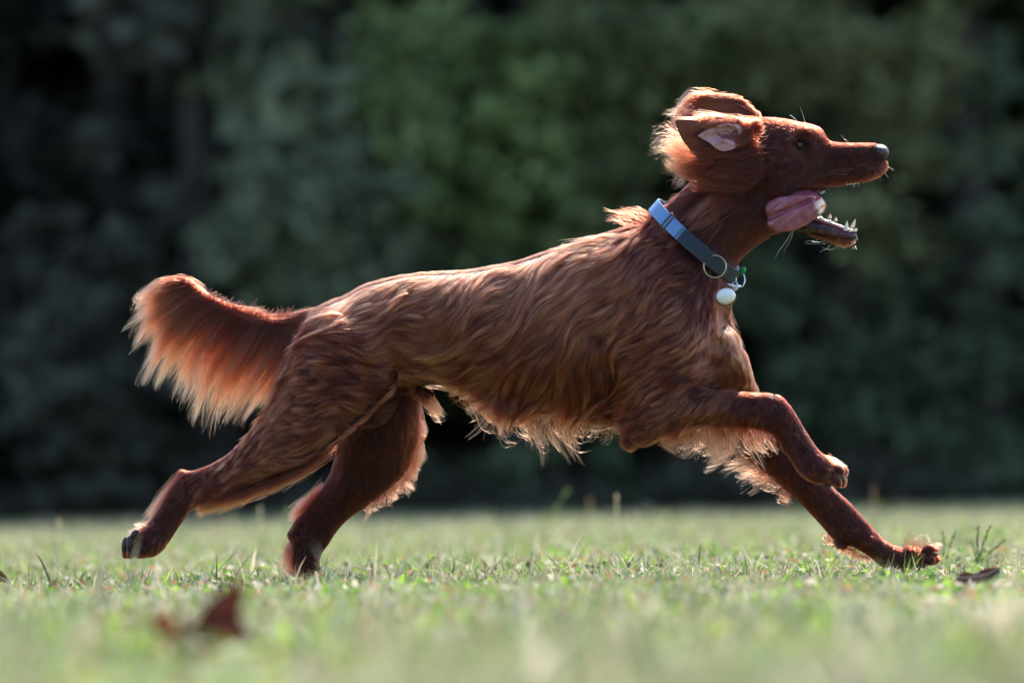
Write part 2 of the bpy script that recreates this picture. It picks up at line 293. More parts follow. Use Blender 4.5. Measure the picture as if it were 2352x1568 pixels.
# control points of the coat: px, py, dir x, dir y (down), length cm, lift, pale (own lightness plus painted sky sheen)
CP = np.array([
 (2000,350,-1,.05,.45,.25,.0),(1950,345,-1,.05,.5,.25,.0),(1960,400,-1,.35,.6,.3,.0),(2015,385,-.6,.8,.7,.5,.3),(1900,360,-1,.1,.6,.25,.0),(1880,310,-.7,-.5,.9,.4,.25),
 (1840,288,-1,-.05,.9,.3,.15),(1790,275,-1,0,1.0,.3,.15),(1760,280,-1,.05,1.3,.3,.1),(1860,350,-1,.2,.7,.22,.0),(1870,410,-1,.3,.8,.2,.0),(1800,320,-1,.15,1.0,.25,.0),(1800,380,-1,.35,1.1,.22,-.05),
 (1800,430,-.9,.5,1.3,.2,-.1),(1740,340,-1,.3,1.6,.25,0),(1740,420,-.8,.7,1.8,.22,-.1),(1740,500,-.5,.85,1.8,.2,-.1),(1700,300,-1,.1,2.0,.3,.2),(1680,380,-.9,.4,2.2,.3,.05),
 (1900,545,-1,.3,.6,.3,.0),(1955,550,-.5,.8,.8,.5,.4),(1820,530,-1,.2,.9,.25,0),(1600,440,-.7,.6,2.0,.22,.0),(1560,470,-.7,.6,1.8,.22,.0),(1650,500,-.4,.9,1.8,.2,-.1),(1700,560,-.35,.93,1.5,.2,-.05),(1640,560,-.5,.85,1.7,.2,-.1),
 (1620,460,-.6,.8,1.8,.2,.0),(1530,500,-.8,.55,1.8,.3,.1),(1490,510,-1,.25,2.6,.32,.1),(1440,520,-1,.1,3.6,.30,.35),(1400,560,-1,.25,4.0,.24,.6),(1500,580,-1,.2,2.8,.2,.2),(1560,640,-1,.15,3.0,.2,.2),(1620,680,-.95,.3,2.8,.2,.15),(1670,700,-.5,.85,2.4,.2,.2),
 (1340,550,-1,.08,3.6,.22,.65),(1250,580,-1,.15,3.4,.2,.6),(1150,605,-1,.12,3.2,.2,.6),(1050,620,-1,.15,3.0,.2,.6),(950,630,-1,.2,3.2,.2,.6),(860,655,-1,.3,3.4,.22,.6),(790,685,-.9,.45,3.4,.22,.6),
 (1450,620,-1,.35,4.2,.2,.6),(1350,640,-1,.3,4.6,.2,.6),(1250,660,-1,.35,4.6,.18,.55),(1150,670,-1,.35,4.6,.18,.55),(1050,690,-1,.4,4.4,.18,.5),(950,700,-.95,.45,4.4,.18,.5),(860,730,-.9,.5,4.0,.18,.45),
 (1550,720,-1,.3,3.8,.2,.4),(1450,720,-1,.4,4.4,.2,.5),(1350,730,-.95,.5,4.8,.2,.45),(1250,740,-.9,.55,5.0,.18,.45),(1150,750,-.85,.6,5.0,.18,.45),(1050,770,-.5,.9,5.0,.18,.45),(960,780,-.8,.65,4.8,.18,.4),(880,800,-.8,.6,4.0,.18,.35),
 (1350,810,-.2,1,4.8,.18,.3),(1270,800,-.45,.9,5.2,.18,.3),(1180,820,-.5,.85,5.4,.18,.35),(1090,830,-.6,.8,4.6,.18,.35),(1020,850,-.7,.7,3.2,.16,.35),(950,850,-.8,.6,3.2,.16,.3),
 (1400,870,.2,1,4.0,.15,.1),(1320,880,.3,1,4.4,.16,.15),(1230,880,-.1,1,5.0,.18,.2),(1150,890,-.4,.9,4.0,.16,.25),(1080,890,-.7,.7,2.6,.14,.3),(1020,890,-.9,.4,2.0,.14,.3),(960,890,-.9,.4,1.8,.15,.2),(1110,915,-.5,.8,2.2,.15,.3),(1200,945,-.5,.8,2.0,.15,.3),(1330,975,-.8,.4,1.4,.12,.1),(1280,955,-.7,.6,1.8,.12,.1),(1400,950,-.6,.6,1.6,.15,.1),(1300,960,-.5,.7,2.2,.15,.1),(1200,940,-.2,1,4.0,.2,.3),
 (1600,780,-.9,.4,3.4,.2,.4),(1640,820,-.6,.75,3.0,.2,.4),(1680,780,-.2,1,2.6,.22,.5),(1700,850,0,1,2.4,.22,.4),(1520,800,-1,.25,3.8,.2,.45),(1460,820,-1,.35,3.6,.2,.4),(1480,870,-1,.2,3.8,.2,.4),(1560,880,-1,.2,3.0,.2,.35),(1440,900,-.8,.7,3.4,.2,.3),
 (1450,960,-.9,.5,2.6,.18,.2),(1440,1010,-.8,.2,1.4,.2,.2),(1500,1000,-.9,.4,2.2,.2,.2),(1540,940,-.9,.45,3.0,.2,.4),(1600,930,-.6,.8,2.8,.2,.45),(1650,930,-.45,.9,2.6,.2,.45),(1620,893,-1,.1,1.0,.25,.1),(1720,903,-1,.0,.7,.25,.0),(1700,950,-.4,.9,2.2,.2,.3),
 (1760,940,-.5,.8,1.1,.2,.05),(1800,930,.3,.9,.7,.22,.05),(1830,990,.5,.85,.7,.22,.05),(1870,1050,.6,.8,.7,.22,.0),(1920,1085,.8,.6,.45,.25,.35),(1800,1010,-.1,1,1.0,.2,0),
 (730,720,-.6,.8,2.4,.25,.4),(700,760,-.7,.7,2.4,.25,.45),(670,810,-.6,.8,2.4,.3,.7),(720,800,-1,.05,3.2,.2,.2),(780,780,-1,-.05,4.0,.18,.25),(830,830,-1,.05,4.0,.18,.15),(760,860,-1,.12,3.6,.2,.3),(700,880,-.9,.35,3.0,.2,.35),(850,890,-.9,.35,3.6,.18,.15),
 (780,930,-.95,.3,3.4,.2,.3),(700,950,-.85,.5,3.0,.2,.35),(640,930,-.6,.8,2.6,.2,.4),(740,1000,-.9,.4,3.0,.22,.35),(650,1010,-.85,.55,2.8,.2,.4),(580,1010,-.7,.7,2.2,.22,.35),(660,1070,-.9,.35,2.8,.22,.4),(570,1090,-.9,.45,2.6,.22,.35),(500,1120,-.85,.55,2.4,.22,.3),
 (440,1100,-.6,.8,1.6,.22,.15),(420,1150,-.4,.9,1.0,.2,.0),(380,1180,-.5,.85,.8,.2,.0),(350,1220,-.5,.85,.8,.22,.1),(320,1250,-.6,.7,.5,.25,.2),(460,1160,-.5,.85,2.2,.25,.4),
 (720,700,-1,.2,1.6,.22,.2),(650,735,-1,.15,1.4,.25,.15),(560,725,-1,.1,1.4,.25,.2),(480,695,-.9,-.2,1.4,.25,.3)])
CPF = np.array([  # inner faces of the two far legs
 (880,930,-.2,1,.9,.15,-.2),(960,1000,.2,1,1.4,.3,.3),(800,1000,-.3,.95,.9,.15,-.1),(860,1080,-.4,.9,.9,.15,-.15),(770,1130,-.6,.8,.8,.18,-.1),(720,1190,-.5,.8,.7,.2,-.1),(700,1260,0,1,.6,.2,-.15),(710,1320,.3,.9,.5,.25,0),
 (1720,900,-.2,1,1.8,.2,.2),(1700,1000,-.3,.9,1.4,.2,.1),(1800,1070,-.3,.9,1.0,.2,.0),(1870,1130,.2,1,.8,.2,.0),(1940,1200,.3,.9,.7,.2,.0),(2010,1260,.6,.8,.7,.2,.0),(2070,1280,.9,.3,.7,.25,.0),(2130,1275,.9,-.2,.45,.25,.2)])
def flow(px, py, far):
    out = np.zeros((len(px), 5))
    for s in range(0, len(px), 40000):
        e = slice(s, s + 40000)
        for C, m in ((CP, ~far[e]), (CPF, far[e])):
            if not m.any(): continue
            x = px[e][m]; y = py[e][m]
            w = 1.0 / (((x[:, None] - C[None, :, 0]) ** 2 + (y[:, None] - C[None, :, 1]) ** 2) + 120.0) ** 1.9
            w /= w.sum(1, keepdims=True); idx = np.arange(s, min(s + 40000, len(px)))[m]
            out[idx] = w @ C[:, 2:7]
    return out
# low-frequency random fields over the flank, for swirls and locks
_k = rng.normal(0, 1, (14, 2)) * np.array([[1 / 95.]]) ; _ph = rng.uniform(0, 6.28, 14); _k[7:] *= 2.3
def swirl(px, py, far=0):
    a = np.zeros(len(px))
    for i in range(14): a += np.sin(_k[i, 0] * px + _k[i, 1] * py + _ph[i] + far * 2) * (.16 if i < 7 else .12)
    return a
body.data.calc_loop_triangles()
lt = np.empty(len(body.data.loop_triangles) * 3, np.int64); body.data.loop_triangles.foreach_get('vertices', lt); lt = lt.reshape(-1, 3)
vn = np.empty(nv * 3); body.data.vertices.foreach_get('normal', vn); vn = vn.reshape(-1, 3)
A, B, Cc = co[lt[:, 0]], co[lt[:, 1]], co[lt[:, 2]]
area = .5 * np.linalg.norm(np.cross(B - A, Cc - A), axis=1); cen = (A + B + Cc) / 3
cx, cy = px_of(cen)
dens = np.where(vn[lt[:, 0], 1] > .45, .35, 1.0) * np.where(cx > 1640, np.where(cy < 700, 2.2, 1.3), 1.0) * np.where((cy > 1040), 1.5, 1.0)
# no hair inside the mouth, on the nose, round the eye or on the pink of the ears
inm = ((cx > 1795) & (cy > 425) & (cy < 540) & (np.abs(vn[lt[:, 0], 2]) > .5) & (np.abs(cen[:, 1]) < .04)); dens[inm] = 0
dens[(((cx - 1838) / 17) ** 2 + ((cy - 333) / 9) ** 2) < 1] = 0; dens[(((cx - 2020) / 25) ** 2 + ((cy - 352) / 19) ** 2) < 1] = 0
dens[(cx > 1845) & (cy > 500) & (cy < 531 + (cx - 1860) * .15)] = 0
w = area * dens; w /= w.sum()
NH = 420000
ti = rng.choice(len(lt), NH, p=w); u, v = rng.random(NH), rng.random(NH); f = u + v > 1; u[f] = 1 - u[f]; v[f] = 1 - v[f]
T_ = lt[ti]; b0 = (1 - u - v)[:, None]
root = co[T_[:, 0]] * b0 + co[T_[:, 1]] * u[:, None] + co[T_[:, 2]] * v[:, None]
nor = nrm(vn[T_[:, 0]] * b0 + vn[T_[:, 1]] * u[:, None] + vn[T_[:, 2]] * v[:, None])
hx, hy = px_of(root)
farleg = (root[:, 1] > .01) & (((hx > 640) & (hx < 1000) & (hy > 905)) | ((hx > 1660) & (hy > 860)))
fl = flow(hx, hy, farleg)
L = fl[:, 2] * .01; L = L * np.where(L < .014, 1.3, 1.0); L = L * (1 + .5 * np.clip((L - .022) / .02, 0, 1)); swa = swirl(hx, hy, farleg) * np.clip(L / .04, 0, 1) * 1.0
# locks: hairs near one another share a turn, a lift, a wave and a tone
NCL = 20000; ci = rng.choice(NH, NCL, replace=False); kd = kdtree.KDTree(NCL)
for j, g_ in enumerate(ci): kd.insert(root[g_], j)
kd.balance(); cid = np.array([kd.find(p)[1] for p in root])
longness = np.clip((L - .012) / .03, 0, 1); top_ = (np.abs(nor[:, 1]) < .32) & (nor[:, 2] > 0) & (hx < 1700); longness = np.where(top_, longness * .35, longness)
cang = rng.normal(0, .08, NCL)[cid]; clift = np.exp(rng.normal(0, .24, NCL))[cid]; ctone = rng.normal(0, .20, NCL)[cid]; cph = rng.normal(0, .4, NCL)[cid]
ang = np.arctan2(fl[:, 1], fl[:, 0]) + swa * 1.0 + cang * longness + rng.normal(0, .08, NH)
D = np.outer(np.cos(ang), Rv) - np.outer(np.sin(ang), Uv); D = nrm(D - nor * (D * nor).sum(1, keepdims=True))
L = L * rng.uniform(.65, 1.08, NH) * np.where(rng.random(NH) < .03, 1.35, 1)
K = 10; t = np.linspace(0, 1, K)
lift = (fl[:, 3] * rng.uniform(.75, 1.3, NH)) * np.where(top_, .6, 1) * np.where(longness > 0, 1 + longness * (clift - 1), 1) * (1 + .7 * np.clip(1 - L / .015, 0, 1))
S = np.cross(nor, D); ph = swirl(hx * 1.6, hy * 1.6) * 5 + cph
amp = np.clip(L - .015, 0, .06) * .085 * np.where(top_, .4, 1)
pts = root[:, None, :] - nor[:, None, :] * .0004 + D[:, None, :] * (L[:, None] * t)[..., None] \
    + nor[:, None, :] * (L[:, None] * (lift[:, None] * np.sin(t * 2.2) * .8 - t * t * L[:, None] * 3.6))[..., None] \
    + S[:, None, :] * (amp[:, None] * np.sin(ph[:, None] + t * 4.5) * t * 1.6)[..., None]
pts[:, :, 2] -= (t[None] ** 2 * L[:, None] * .05)
# long hair on the flanks follows the streamlines of the coat, hugging the body
GS = 4; gxx = np.arange(0, 2353, GS); gyy = np.arange(400, 1400, GS); MX, MY = np.meshgrid(gxx, gyy); fx_, fy_ = MX.ravel().astype(float), MY.ravel().astype(float)
gf = flow(fx_, fy_, np.zeros(len(fx_), bool)); ks = rng.normal(0, 1, (10, 2)) / 34.; ps = rng.uniform(0, 6.28, 10)
small = sum(np.sin(ks[i, 0] * fx_ + ks[i, 1] * fy_ + ps[i]) for i in range(10)) * .045
ga = (np.arctan2(gf[:, 1], gf[:, 0]) + swirl(fx_, fy_) * 1.0 + small); GC, GSn = np.cos(ga).reshape(MX.shape), np.sin(ga).reshape(MX.shape)
def hmap(side):
    H = np.full(MX.shape, np.nan)
    for j in range(0, MX.shape[0]):
        for i in range(0, MX.shape[1]):
            if 560 < MX[j, i] < 1800:
                a = Vector(P(MX[j, i], MY[j, i], side * .5)); b_ = Vector(P(MX[j, i], MY[j, i], 0)); d_ = (b_ - a).normalized(); h_ = bvh.ray_cast(a, d_, 1.0)
                if h_[0] is not None: H[j, i] = h_[0][1]
    return H
def samp(G, x, y):
    fx = np.clip((x - gxx[0]) / GS, 0, G.shape[1] - 1.001); fy = np.clip((y - gyy[0]) / GS, 0, G.shape[0] - 1.001); i = fx.astype(int); j = fy.astype(int); fx -= i; fy -= j
    return (G[j, i] * (1 - fx) + G[j, i + 1] * fx) * (1 - fy) + (G[j + 1, i] * (1 - fx) + G[j + 1, i + 1] * fx) * fy
for side in (-1, 1):
    m = (nor[:, 1] * side > .30) & (L > .019) & ~farleg & (hy > 440) & (hx < 1740)
    Hm = hmap(side); x, y = hx[m].copy(), hy[m].copy(); yw = root[m, 1].copy(); ll = (L[m] * np.where(longness[m] > 0, np.exp(rng.normal(0, .22, NCL))[cid[m]], 1)); st = ll / (K - 1) / MPX
    X_ = [x.copy()]; Y_ = [y.copy()]; D_ = [yw.copy()]; jit_ = rng.normal(0, .07, m.sum()) + cang[m]
    for k in range(1, K):
        c_, s_ = samp(GC, x, y), samp(GSn, x, y); a_ = np.arctan2(s_, c_) + jit_; x = x + np.cos(a_) * st; y = y + np.sin(a_) * st
        h_ = samp(Hm, x, y); h_ = np.where(np.isnan(h_), yw, h_); lim = st * MPX * .9; yw = yw + np.clip(h_ - yw, -lim, lim)
        X_.append(x.copy()); Y_.append(y.copy()); D_.append(yw.copy())
    X_, Y_, D_ = np.stack(X_, 1), np.stack(Y_, 1), np.stack(D_, 1)
    off = (ll * lift[m])[:, None] * np.sin(t * 2.4)[None] * .75 + rng.uniform(.000, .003, (m.sum(), 1)) * t[None]
    pts[m] = P(X_, Y_, D_ + side * off)
Gp = pts[ci[cid]]; same = (np.linalg.norm(Gp[:, 0] - pts[:, 0], axis=1) < .02) & (np.abs(L[ci[cid]] - L) < .02)
pts = pts + (Gp - pts) * (np.linspace(0, 1, K)[None, :, None] ** 1.1) * (same * longness * rng.uniform(.3, .85, NH))[:, None, None]
pts = clump(pts, L, .06, .45 * longness + .10)
rad0 = np.clip(.00020 + L * .004, .0002, .00036)
rad = rad0[:, None] * (1 - .82 * t[None] ** 1.6)
rc, tc = colours(NH, (fl[:, 4] - .3) * np.where(L > .02, 1.6, 1) + .3 + .02 * (L > .02) - .20 * ((hx > 1560) & (hy < 640)) - .12 * (hy > 900) * (L < .02) + ctone * (1.0 + longness * .5))  # wider pale range puts upper highlights and low flank shade into hair colour
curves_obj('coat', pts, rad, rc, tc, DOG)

def feather(guides, n, yr, name, parent=DOG, tipspread=.012, pale=.6, jit=(.6, 1.08), curl=.004, cl=(.06, .6, .02, .5), rad_=.00030, rj=6, K=12, add=True, rs=0.0):
    """long hair combed along guide lines (px polylines from root to tip)"""
    G = np.array([cr(np.array(g, float), 6)[np.linspace(0, (len(g) - 1) * 6, K).astype(int)] for g in guides])
    s = rng.uniform(0, len(G) - 1, n); i = np.minimum(s.astype(int), len(G) - 2); f = (s - i)[:, None, None]
    q = G[i] * (1 - f) + G[i + 1] * f; t = np.linspace(0, 1, K)
    J = rng.uniform(jit[0], jit[1], n) + .10 * np.sin(s * 9 + 1) + .08 * np.sin(s * 23) + .06 * np.sin(s * 51)
    # shorten or lengthen along the guide
    T0 = rng.uniform(0, 1, n) * rs; tt = np.clip((T0[:, None] + np.maximum(J - T0, .25)[:, None] * t[None]) * (K - 1), 0, K - 1.001); a = tt.astype(int); fr = (tt - a)[..., None]; r = np.arange(n)[:, None]
    q = q[r, a] * (1 - fr) + q[r, np.minimum(a + 1, K - 1)] * fr
    q = q + rng.normal(0, rj, (n, 1, 2)) + (rng.normal(0, 10, (n, 1, 2)) * (t ** 1.5)[None, :, None])
    y0 = rng.uniform(yr[0], yr[1], n); y = y0[:, None] + (rng.normal(0, tipspread, n))[:, None] * t[None]
    w_ = P(q[..., 0], q[..., 1], 0); w_ = w_ * 1.0; w_[..., 1] = y
    p = P(q[..., 0], q[..., 1], y)
    ph = rng.uniform(0, 6.28, (n, 1)) * .25 + s[:, None] * 7
    d = nrm(np.gradient(p, axis=1)); sd_ = np.cross(d, np.array([0, 1.0, 0]))
    p = p + sd_ * (curl * np.sin(ph + t[None] * 7) * t[None])[..., None]; p[..., 1] += curl * np.cos(ph + t[None] * 7) * t[None]
    p = clump(p, None, cl[0], cl[1]); p = clump(p, None, cl[2], cl[3], 1.8)
    rad = rad_ * (1 - .85 * t[None] ** 1.8) * np.ones((n, 1)); cell = (np.floor(s * 11 + 1.5 * np.sin(y0 * 900)) .astype(int) * 7 + np.floor(y0 * 400).astype(int)) % 997; c1, c2 = colours(n, pale + rng.normal(0, .20, 997)[cell])
    if not add: return p, rad, c1, c2
    curves_obj(name, p, rad, c1, c2, parent)
def joined(name, sets):
    k = max(x[0].shape[1] for x in sets)
    curves_obj(name, *[np.concatenate([x[j] for x in sets]) for j in range(4)], DOG)

joined('tail_plume', [
 feather([[(408,652),(375,650),(340,668),(312,690)],[(425,655),(385,668),(335,705),(296,752)],[(450,672),(400,695),(345,750),(300,806)],[(475,688),(415,720),(362,785),(328,858)],
          [(505,700),(440,745),(385,820),(352,896)],[(545,712),(480,775),(425,860),(402,944)],[(590,724),(530,800),(475,890),(448,978)],[(630,732),(580,810),(520,905),(490,990)],
          [(670,730),(625,815),(570,905),(526,982)],[(705,740),(668,820),(615,910),(560,965)]], 7500, (-.012, .012), '', pale=.58, add=False, tipspread=.02, jit=(.38, 1.10), cl=(.022, .88, .07, .5), curl=.007, rj=9),
 feather([[(400,650),(430,647),(455,664),(480,684)],[(398,652),(420,655),(440,672),(460,690)]], 500, (-.006, .006), '', pale=.4, add=False, jit=(.8, 1)),
 feather([[(470,684),(520,706),(570,724),(620,735)],[(480,700),(530,722),(580,738),(630,745)],[(620,742),(650,742),(690,726),(720,712)]], 600, (-.009, .009), '', pale=.2, add=False, jit=(.8, 1))])
joined('belly_fringe', [
 feather([[(1050,890),(1060,915),(1085,935),(1100,950)],[(1110,900),(1120,935),(1150,960),(1165,975)],[(1170,920),(1180,955),(1205,985),(1215,1010)],[(1220,940),(1228,980),(1250,1015),(1255,1050)],
          [(1290,955),(1285,985),(1300,1010),(1318,1040)],[(1350,965),(1340,985),(1335,1005),(1350,1025)],[(1420,970),(1400,985),(1385,995),(1375,1005)]], 750, (-.045, .045), '', pale=.38, add=False, curl=.006, jit=(.3, 1.15), rj=12, rad_=.00024, cl=(.06, .85, .1, .4)),
 feather([[(1060,900),(1090,950),(1110,980),(1130,990)],[(1160,930),(1175,980),(1190,1010),(1220,1025)],[(1280,960),(1270,1000),(1290,1030),(1310,1040)],[(1340,965),(1350,1000),(1375,1010),(1395,1000)]], 50, (-.04, .04), '', pale=.6, add=False, curl=.012, jit=(.6, 1.15)),
 feather([[(960,910),(985,940),(1000,955),(1016,950)],[(985,905),(1005,930),(1022,945),(1018,960)]], 110, (-.02, .02), '', pale=.6, add=False, curl=.006)])
joined('front_leg_feathers', [
 feather([[(1500,1000),(1520,1010),(1530,1020),(1545,1030)],[(1550,985),(1560,1010),(1560,1030),(1540,1050)],[(1610,975),(1620,1015),(1625,1040),(1645,1085)],[(1670,975),(1680,1010),(1680,1040),(1700,1060)],[(1720,975),(1735,1010),(1740,1040),(1752,1052)],[(1765,985),(1765,1010),(1775,1030),(1785,1045)]],
         750, (-.085, -.05), '', pale=.42, add=False, curl=.007, jit=(.3, 1.15), rj=10, rad_=.00024, cl=(.05, .88, .1, .4)),
 feather([[(1600,960),(1610,1000),(1590,1030),(1560,1045)],[(1680,1010),(1690,1040),(1660,1060),(1630,1065)],[(1750,1050),(1740,1075),(1715,1080),(1690,1095)],[(1790,1095),(1770,1105),(1745,1105),(1700,1108)],[(1820,1130),(1810,1145),(1815,1155),(1840,1162)]],
         600, (.05, .085), '', pale=.5, add=False, curl=.007, jit=(.3, 1.25), rj=10, rad_=.00024, cl=(.05, .88, .1, .4)),
 feather([[(1900,1230),(1895,1235),(1898,1242),(1905,1248)],[(1950,1258),(1940,1262),(1945,1270),(1955,1275)],[(1995,1278),(1990,1285),(1995,1290),(2000,1296)]], 400, (.055, .085), '', pale=.5, add=False, jit=(.4, 1)),
 feather([[(2070,1262),(2075,1250),(2078,1245),(2082,1238)],[(2095,1268),(2100,1255),(2108,1240),(2118,1232)],[(2118,1270),(2128,1260),(2136,1245),(2142,1240)],[(2140,1275),(2146,1272),(2150,1265),(2153,1262)],[(2140,1280),(2148,1283),(2150,1288),(2150,1296)]], 230, (.045, .095), '', pale=.5, add=False, jit=(.6, 1.35), curl=.001, cl=(.12, .85, .1, .3)),
 feather([[(1895,1052),(1910,1058),(1920,1062),(1932,1068)],[(1905,1070),(1920,1075),(1935,1080),(1942,1092)]], 500, (-.09, -.05), '', pale=.8, add=False, jit=(.5, 1), curl=.001, tipspread=.004)])
joined('hind_leg_feathers', [
 feather([[(760,1035),(720,1070),(680,1095),(650,1108)],[(700,1075),(650,1105),(600,1125),(560,1148)],[(620,1105),(570,1135),(530,1155),(500,1168)],[(540,1135),(500,1155),(470,1175),(452,1192)],[(490,1140),(465,1160),(452,1175),(445,1196)]], 2200, (-.09, -.05), '', pale=.5, add=False, curl=.003, jit=(.4, 1), tipspread=.006),
 feather([[(412,1095),(385,1130),(360,1165),(338,1192)],[(405,1115),(380,1145),(355,1175),(335,1200)],[(375,1165),(355,1185),(335,1200),(320,1205)]], 500, (-.085, -.055), '', pale=.5, add=False, jit=(.3, 1), tipspread=.006),
 feather([[(350,1205),(335,1208),(325,1203),(314,1202)],[(335,1215),(318,1222),(308,1222),(298,1225)],[(320,1230),(305,1238),(298,1245),(290,1250)]], 260, (-.09, -.05), '', pale=.7, add=False, jit=(.5, 1.1), curl=.002),
 feather([[(640,960),(615,985),(590,1010),(560,1030)],[(660,870),(640,905),(615,945),(590,985)],[(680,800),(660,835),(640,870),(620,910)],[(705,745),(690,775),(670,810),(655,850)]], 2600, (-.09, -.02), '', pale=.35, add=False, jit=(.4, 1), tipspread=.01),
 feather([[(955,930),(968,960),(972,985),(962,1010)],[(960,980),(968,1010),(966,1040),(952,1060)],[(950,1040),(958,1070),(950,1090),(958,1105)],[(925,1090),(930,1110),(925,1125),(935,1130)],[(890,1125),(890,1145),(885,1155),(895,1162)],[(840,1160),(835,1175),(825,1185),(815,1190)]], 500, (.04, .1), '', pale=.45, add=False, curl=.008, jit=(.3, 1.25), cl=(.07, .85, .1, .4), rj=5),
 feather([[(745,1110),(710,1145),(670,1168),(640,1182)],[(725,1140),(695,1165),(675,1180),(660,1195)],[(700,1165),(685,1185),(672,1200),(664,1215)]], 260, (.055, .085), '', pale=.35, add=False, jit=(.3, 1.1), curl=.003),
 feather([[(668,1240),(660,1265),(652,1285),(650,1305)],[(674,1270),(665,1300),(655,1320),(650,1335)],[(690,1300),(680,1320),(670,1330),(664,1338)]], 420, (.055, .085), '', pale=.5, add=False, jit=(.4, 1.05)),
 feather([[(770,1030),(755,1035),(742,1042),(740,1052)],[(775,1015),(765,1025),(750,1035),(745,1045)]], 120, (.05, .08), '', pale=1, add=False, curl=.006)])
joined('neck_ruff', [
 feather([[(1495,500),(1475,485),(1445,478),(1410,475)],[(1470,510),(1440,495),(1410,490),(1380,500)],[(1440,520),(1410,508),(1385,508),(1360,518)]], 60, (-.03, .03), '', pale=.1, add=False, curl=.006, jit=(.3, 1.05)),
 feather([[(1690,470),(1640,520),(1600,545),(1565,560)],[(1660,430),(1610,470),(1570,500),(1550,530)],[(1650,520),(1625,560),(1600,575),(1570,570)]], 110, (-.082, -.075), '', pale=.15, add=False, curl=.006, jit=(.3, 1)),
 feather([[(1668,705),(1676,740),(1688,775),(1698,805)],[(1684,768),(1700,800),(1712,840),(1726,880)]], 160, (.0, .045), '', pale=.3, add=False, curl=.001, jit=(.15, .6), tipspread=.003),
 feather([[(1640,700),(1634,730),(1630,760),(1640,790)],[(1634,745),(1638,780),(1648,812),(1650,850)]], 320, (-.080, -.066), '', pale=.75, add=False, curl=.003, jit=(.3, 1), tipspread=.004, rj=5)])

wk = []
for g, y, r_ in (([(1952,392),(1900,396),(1850,405),(1815,420)], -.033, .0003), ([(1945,400),(1900,402),(1845,418),(1800,432)], -.034, .0003), ([(1960,388),(1910,390),(1870,395),(1840,402)], -.032, .00025),
                 ([(1850,284),(1846,270),(1842,258),(1838,246)], -.02, .0002), ([(1835,284),(1828,275),(1820,268),(1815,264)], -.02, .0002), ([(1950,330),(1945,324),(1937,317),(1932,309)], -.01, .0002),
                 ([(1820,530),(1805,555),(1790,575),(1780,594)], 0, .0003), ([(1822,530),(1818,545),(1810,560),(1800,580)], .01, .0002), ([(1912,553),(1895,558),(1870,560),(1845,558)], -.01, .0002), ([(1912,556),(1900,570),(1890,575),(1882,580)], 0, .0002),
                 ([(1905,550),(1880,556),(1860,553),(1850,556)], .01, .0002), ([(1925,560),(1915,572),(1900,572),(1885,566)], 0, .0002), ([(1822,448),(1790,455),(1760,465),(1740,482)], -.06, .0003),
                 ([(2025,393),(2032,396),(2036,402),(2040,408)], 0, .0002), ([(2015,396),(2018,402),(2022,408),(2023,414)], 0, .0002), ([(2034,380),(2042,384),(2048,388),(2052,390)], 0, .0002), ([(1980,412),(1978,418),(1974,424),(1972,430)], -.01, .0002)):
    q = cr(np.array(g, float), 4); n_ = len(q); idx = np.linspace(0, n_ - 1, 12).astype(int); q = q[idx]
    wk.append((P(q[:, 0], q[:, 1], y)[None], (r_ * (1 - .7 * np.linspace(0, 1, 12)))[None], np.array([[.5, .25, .12]]), np.array([[.8, .5, .3]])))
for i in range(70):     # short bristles of the lip and chin
    s = rng.random(); a = np.array([2036, 372]) * (1 - s) + np.array([1960, 420]) * s if i < 45 else np.array([1968, 540]) * (1 - s) + np.array([1925, 560]) * s
    d = np.array([.5 - s * .4, 1]); d = d / np.linalg.norm(d) * rng.uniform(6, 17); tt = np.linspace(0, 1, 12)[:, None]
    q = a + d * tt + np.array([-3, 0]) * tt ** 2 + rng.normal(0, 1.5, 2)
    wk.append((P(q[:, 0], q[:, 1], rng.uniform(-.015, .015))[None], (.0002 * (1 - .7 * tt[:, 0]))[None], np.array([[.6, .35, .2]]), np.array([[.85, .6, .4]])))
joined('whiskers', wk)

# ------------------------------------------------------------------ the dog: ears
def pillow(name, outline, centre, yf, thick, mat, nr=14, sub=5, parent=DOG, power=.5):
    """a soft sheet with its own thickness inside an outline (px); yf(px,py) gives its depth"""
    O = cr(np.array(list(outline) + [outline[0]], float), sub)[:-1]; n = len(O); c = np.array(centre, float)
    V = []; Fc = []
    for side in (-1, 1):
        for k in range(nr + 1):
            r = k / nr; q = c + (O - c) * r; h = thick * max(1 - r ** 2.5, 0) ** power
            V.append(P(q[:, 0], q[:, 1], yf(q[:, 0], q[:, 1]) + side * h))
    V = np.concatenate(V); b = (nr + 1) * n
    for s in (0, 1):
        for k in range(nr):
            for j in range(n):
                a = s * b + k * n + j; a2 = s * b + k * n + (j + 1) % n; f = (a, a2, a2 + n, a + n)
                Fc.append(f if s else f[::-1])
    o = mesh_obj(name, V, Fc, mat, parent); bm = bmesh.new(); bm.from_mesh(o.data); bmesh.ops.remove_doubles(bm, verts=bm.verts, dist=1e-5)
    bmesh.ops.recalc_face_normals(bm, faces=bm.faces); bm.to_mesh(o.data); bm.free(); o.data.shade_smooth(); return o
earskin = simple('ear_skin', (.52, .32, .35), .5, .4, sss=.25, noise=(50, (.36, .17, .18), .3))
earback = simple('ear_leather', (.16, .05, .03), .8, .2)
ys = surf(1712, 310)[1]
def ynear(x, y): return ys - .012 - .030 * np.clip((1712 - x) / 160, 0, 1) ** .8 + .010 * np.exp(-(((x - 1670) / 40) ** 2 + ((y - 305) / 18) ** 2))
ear1 = pillow('ear', [(1550,279),(1562,275),(1610,276),(1668,280),(1700,284),(1716,300),(1712,325),(1690,350),(1650,366),(1612,366),(1592,353),(1580,338),(1564,315)], (1650, 315), ynear, .0022, earback)
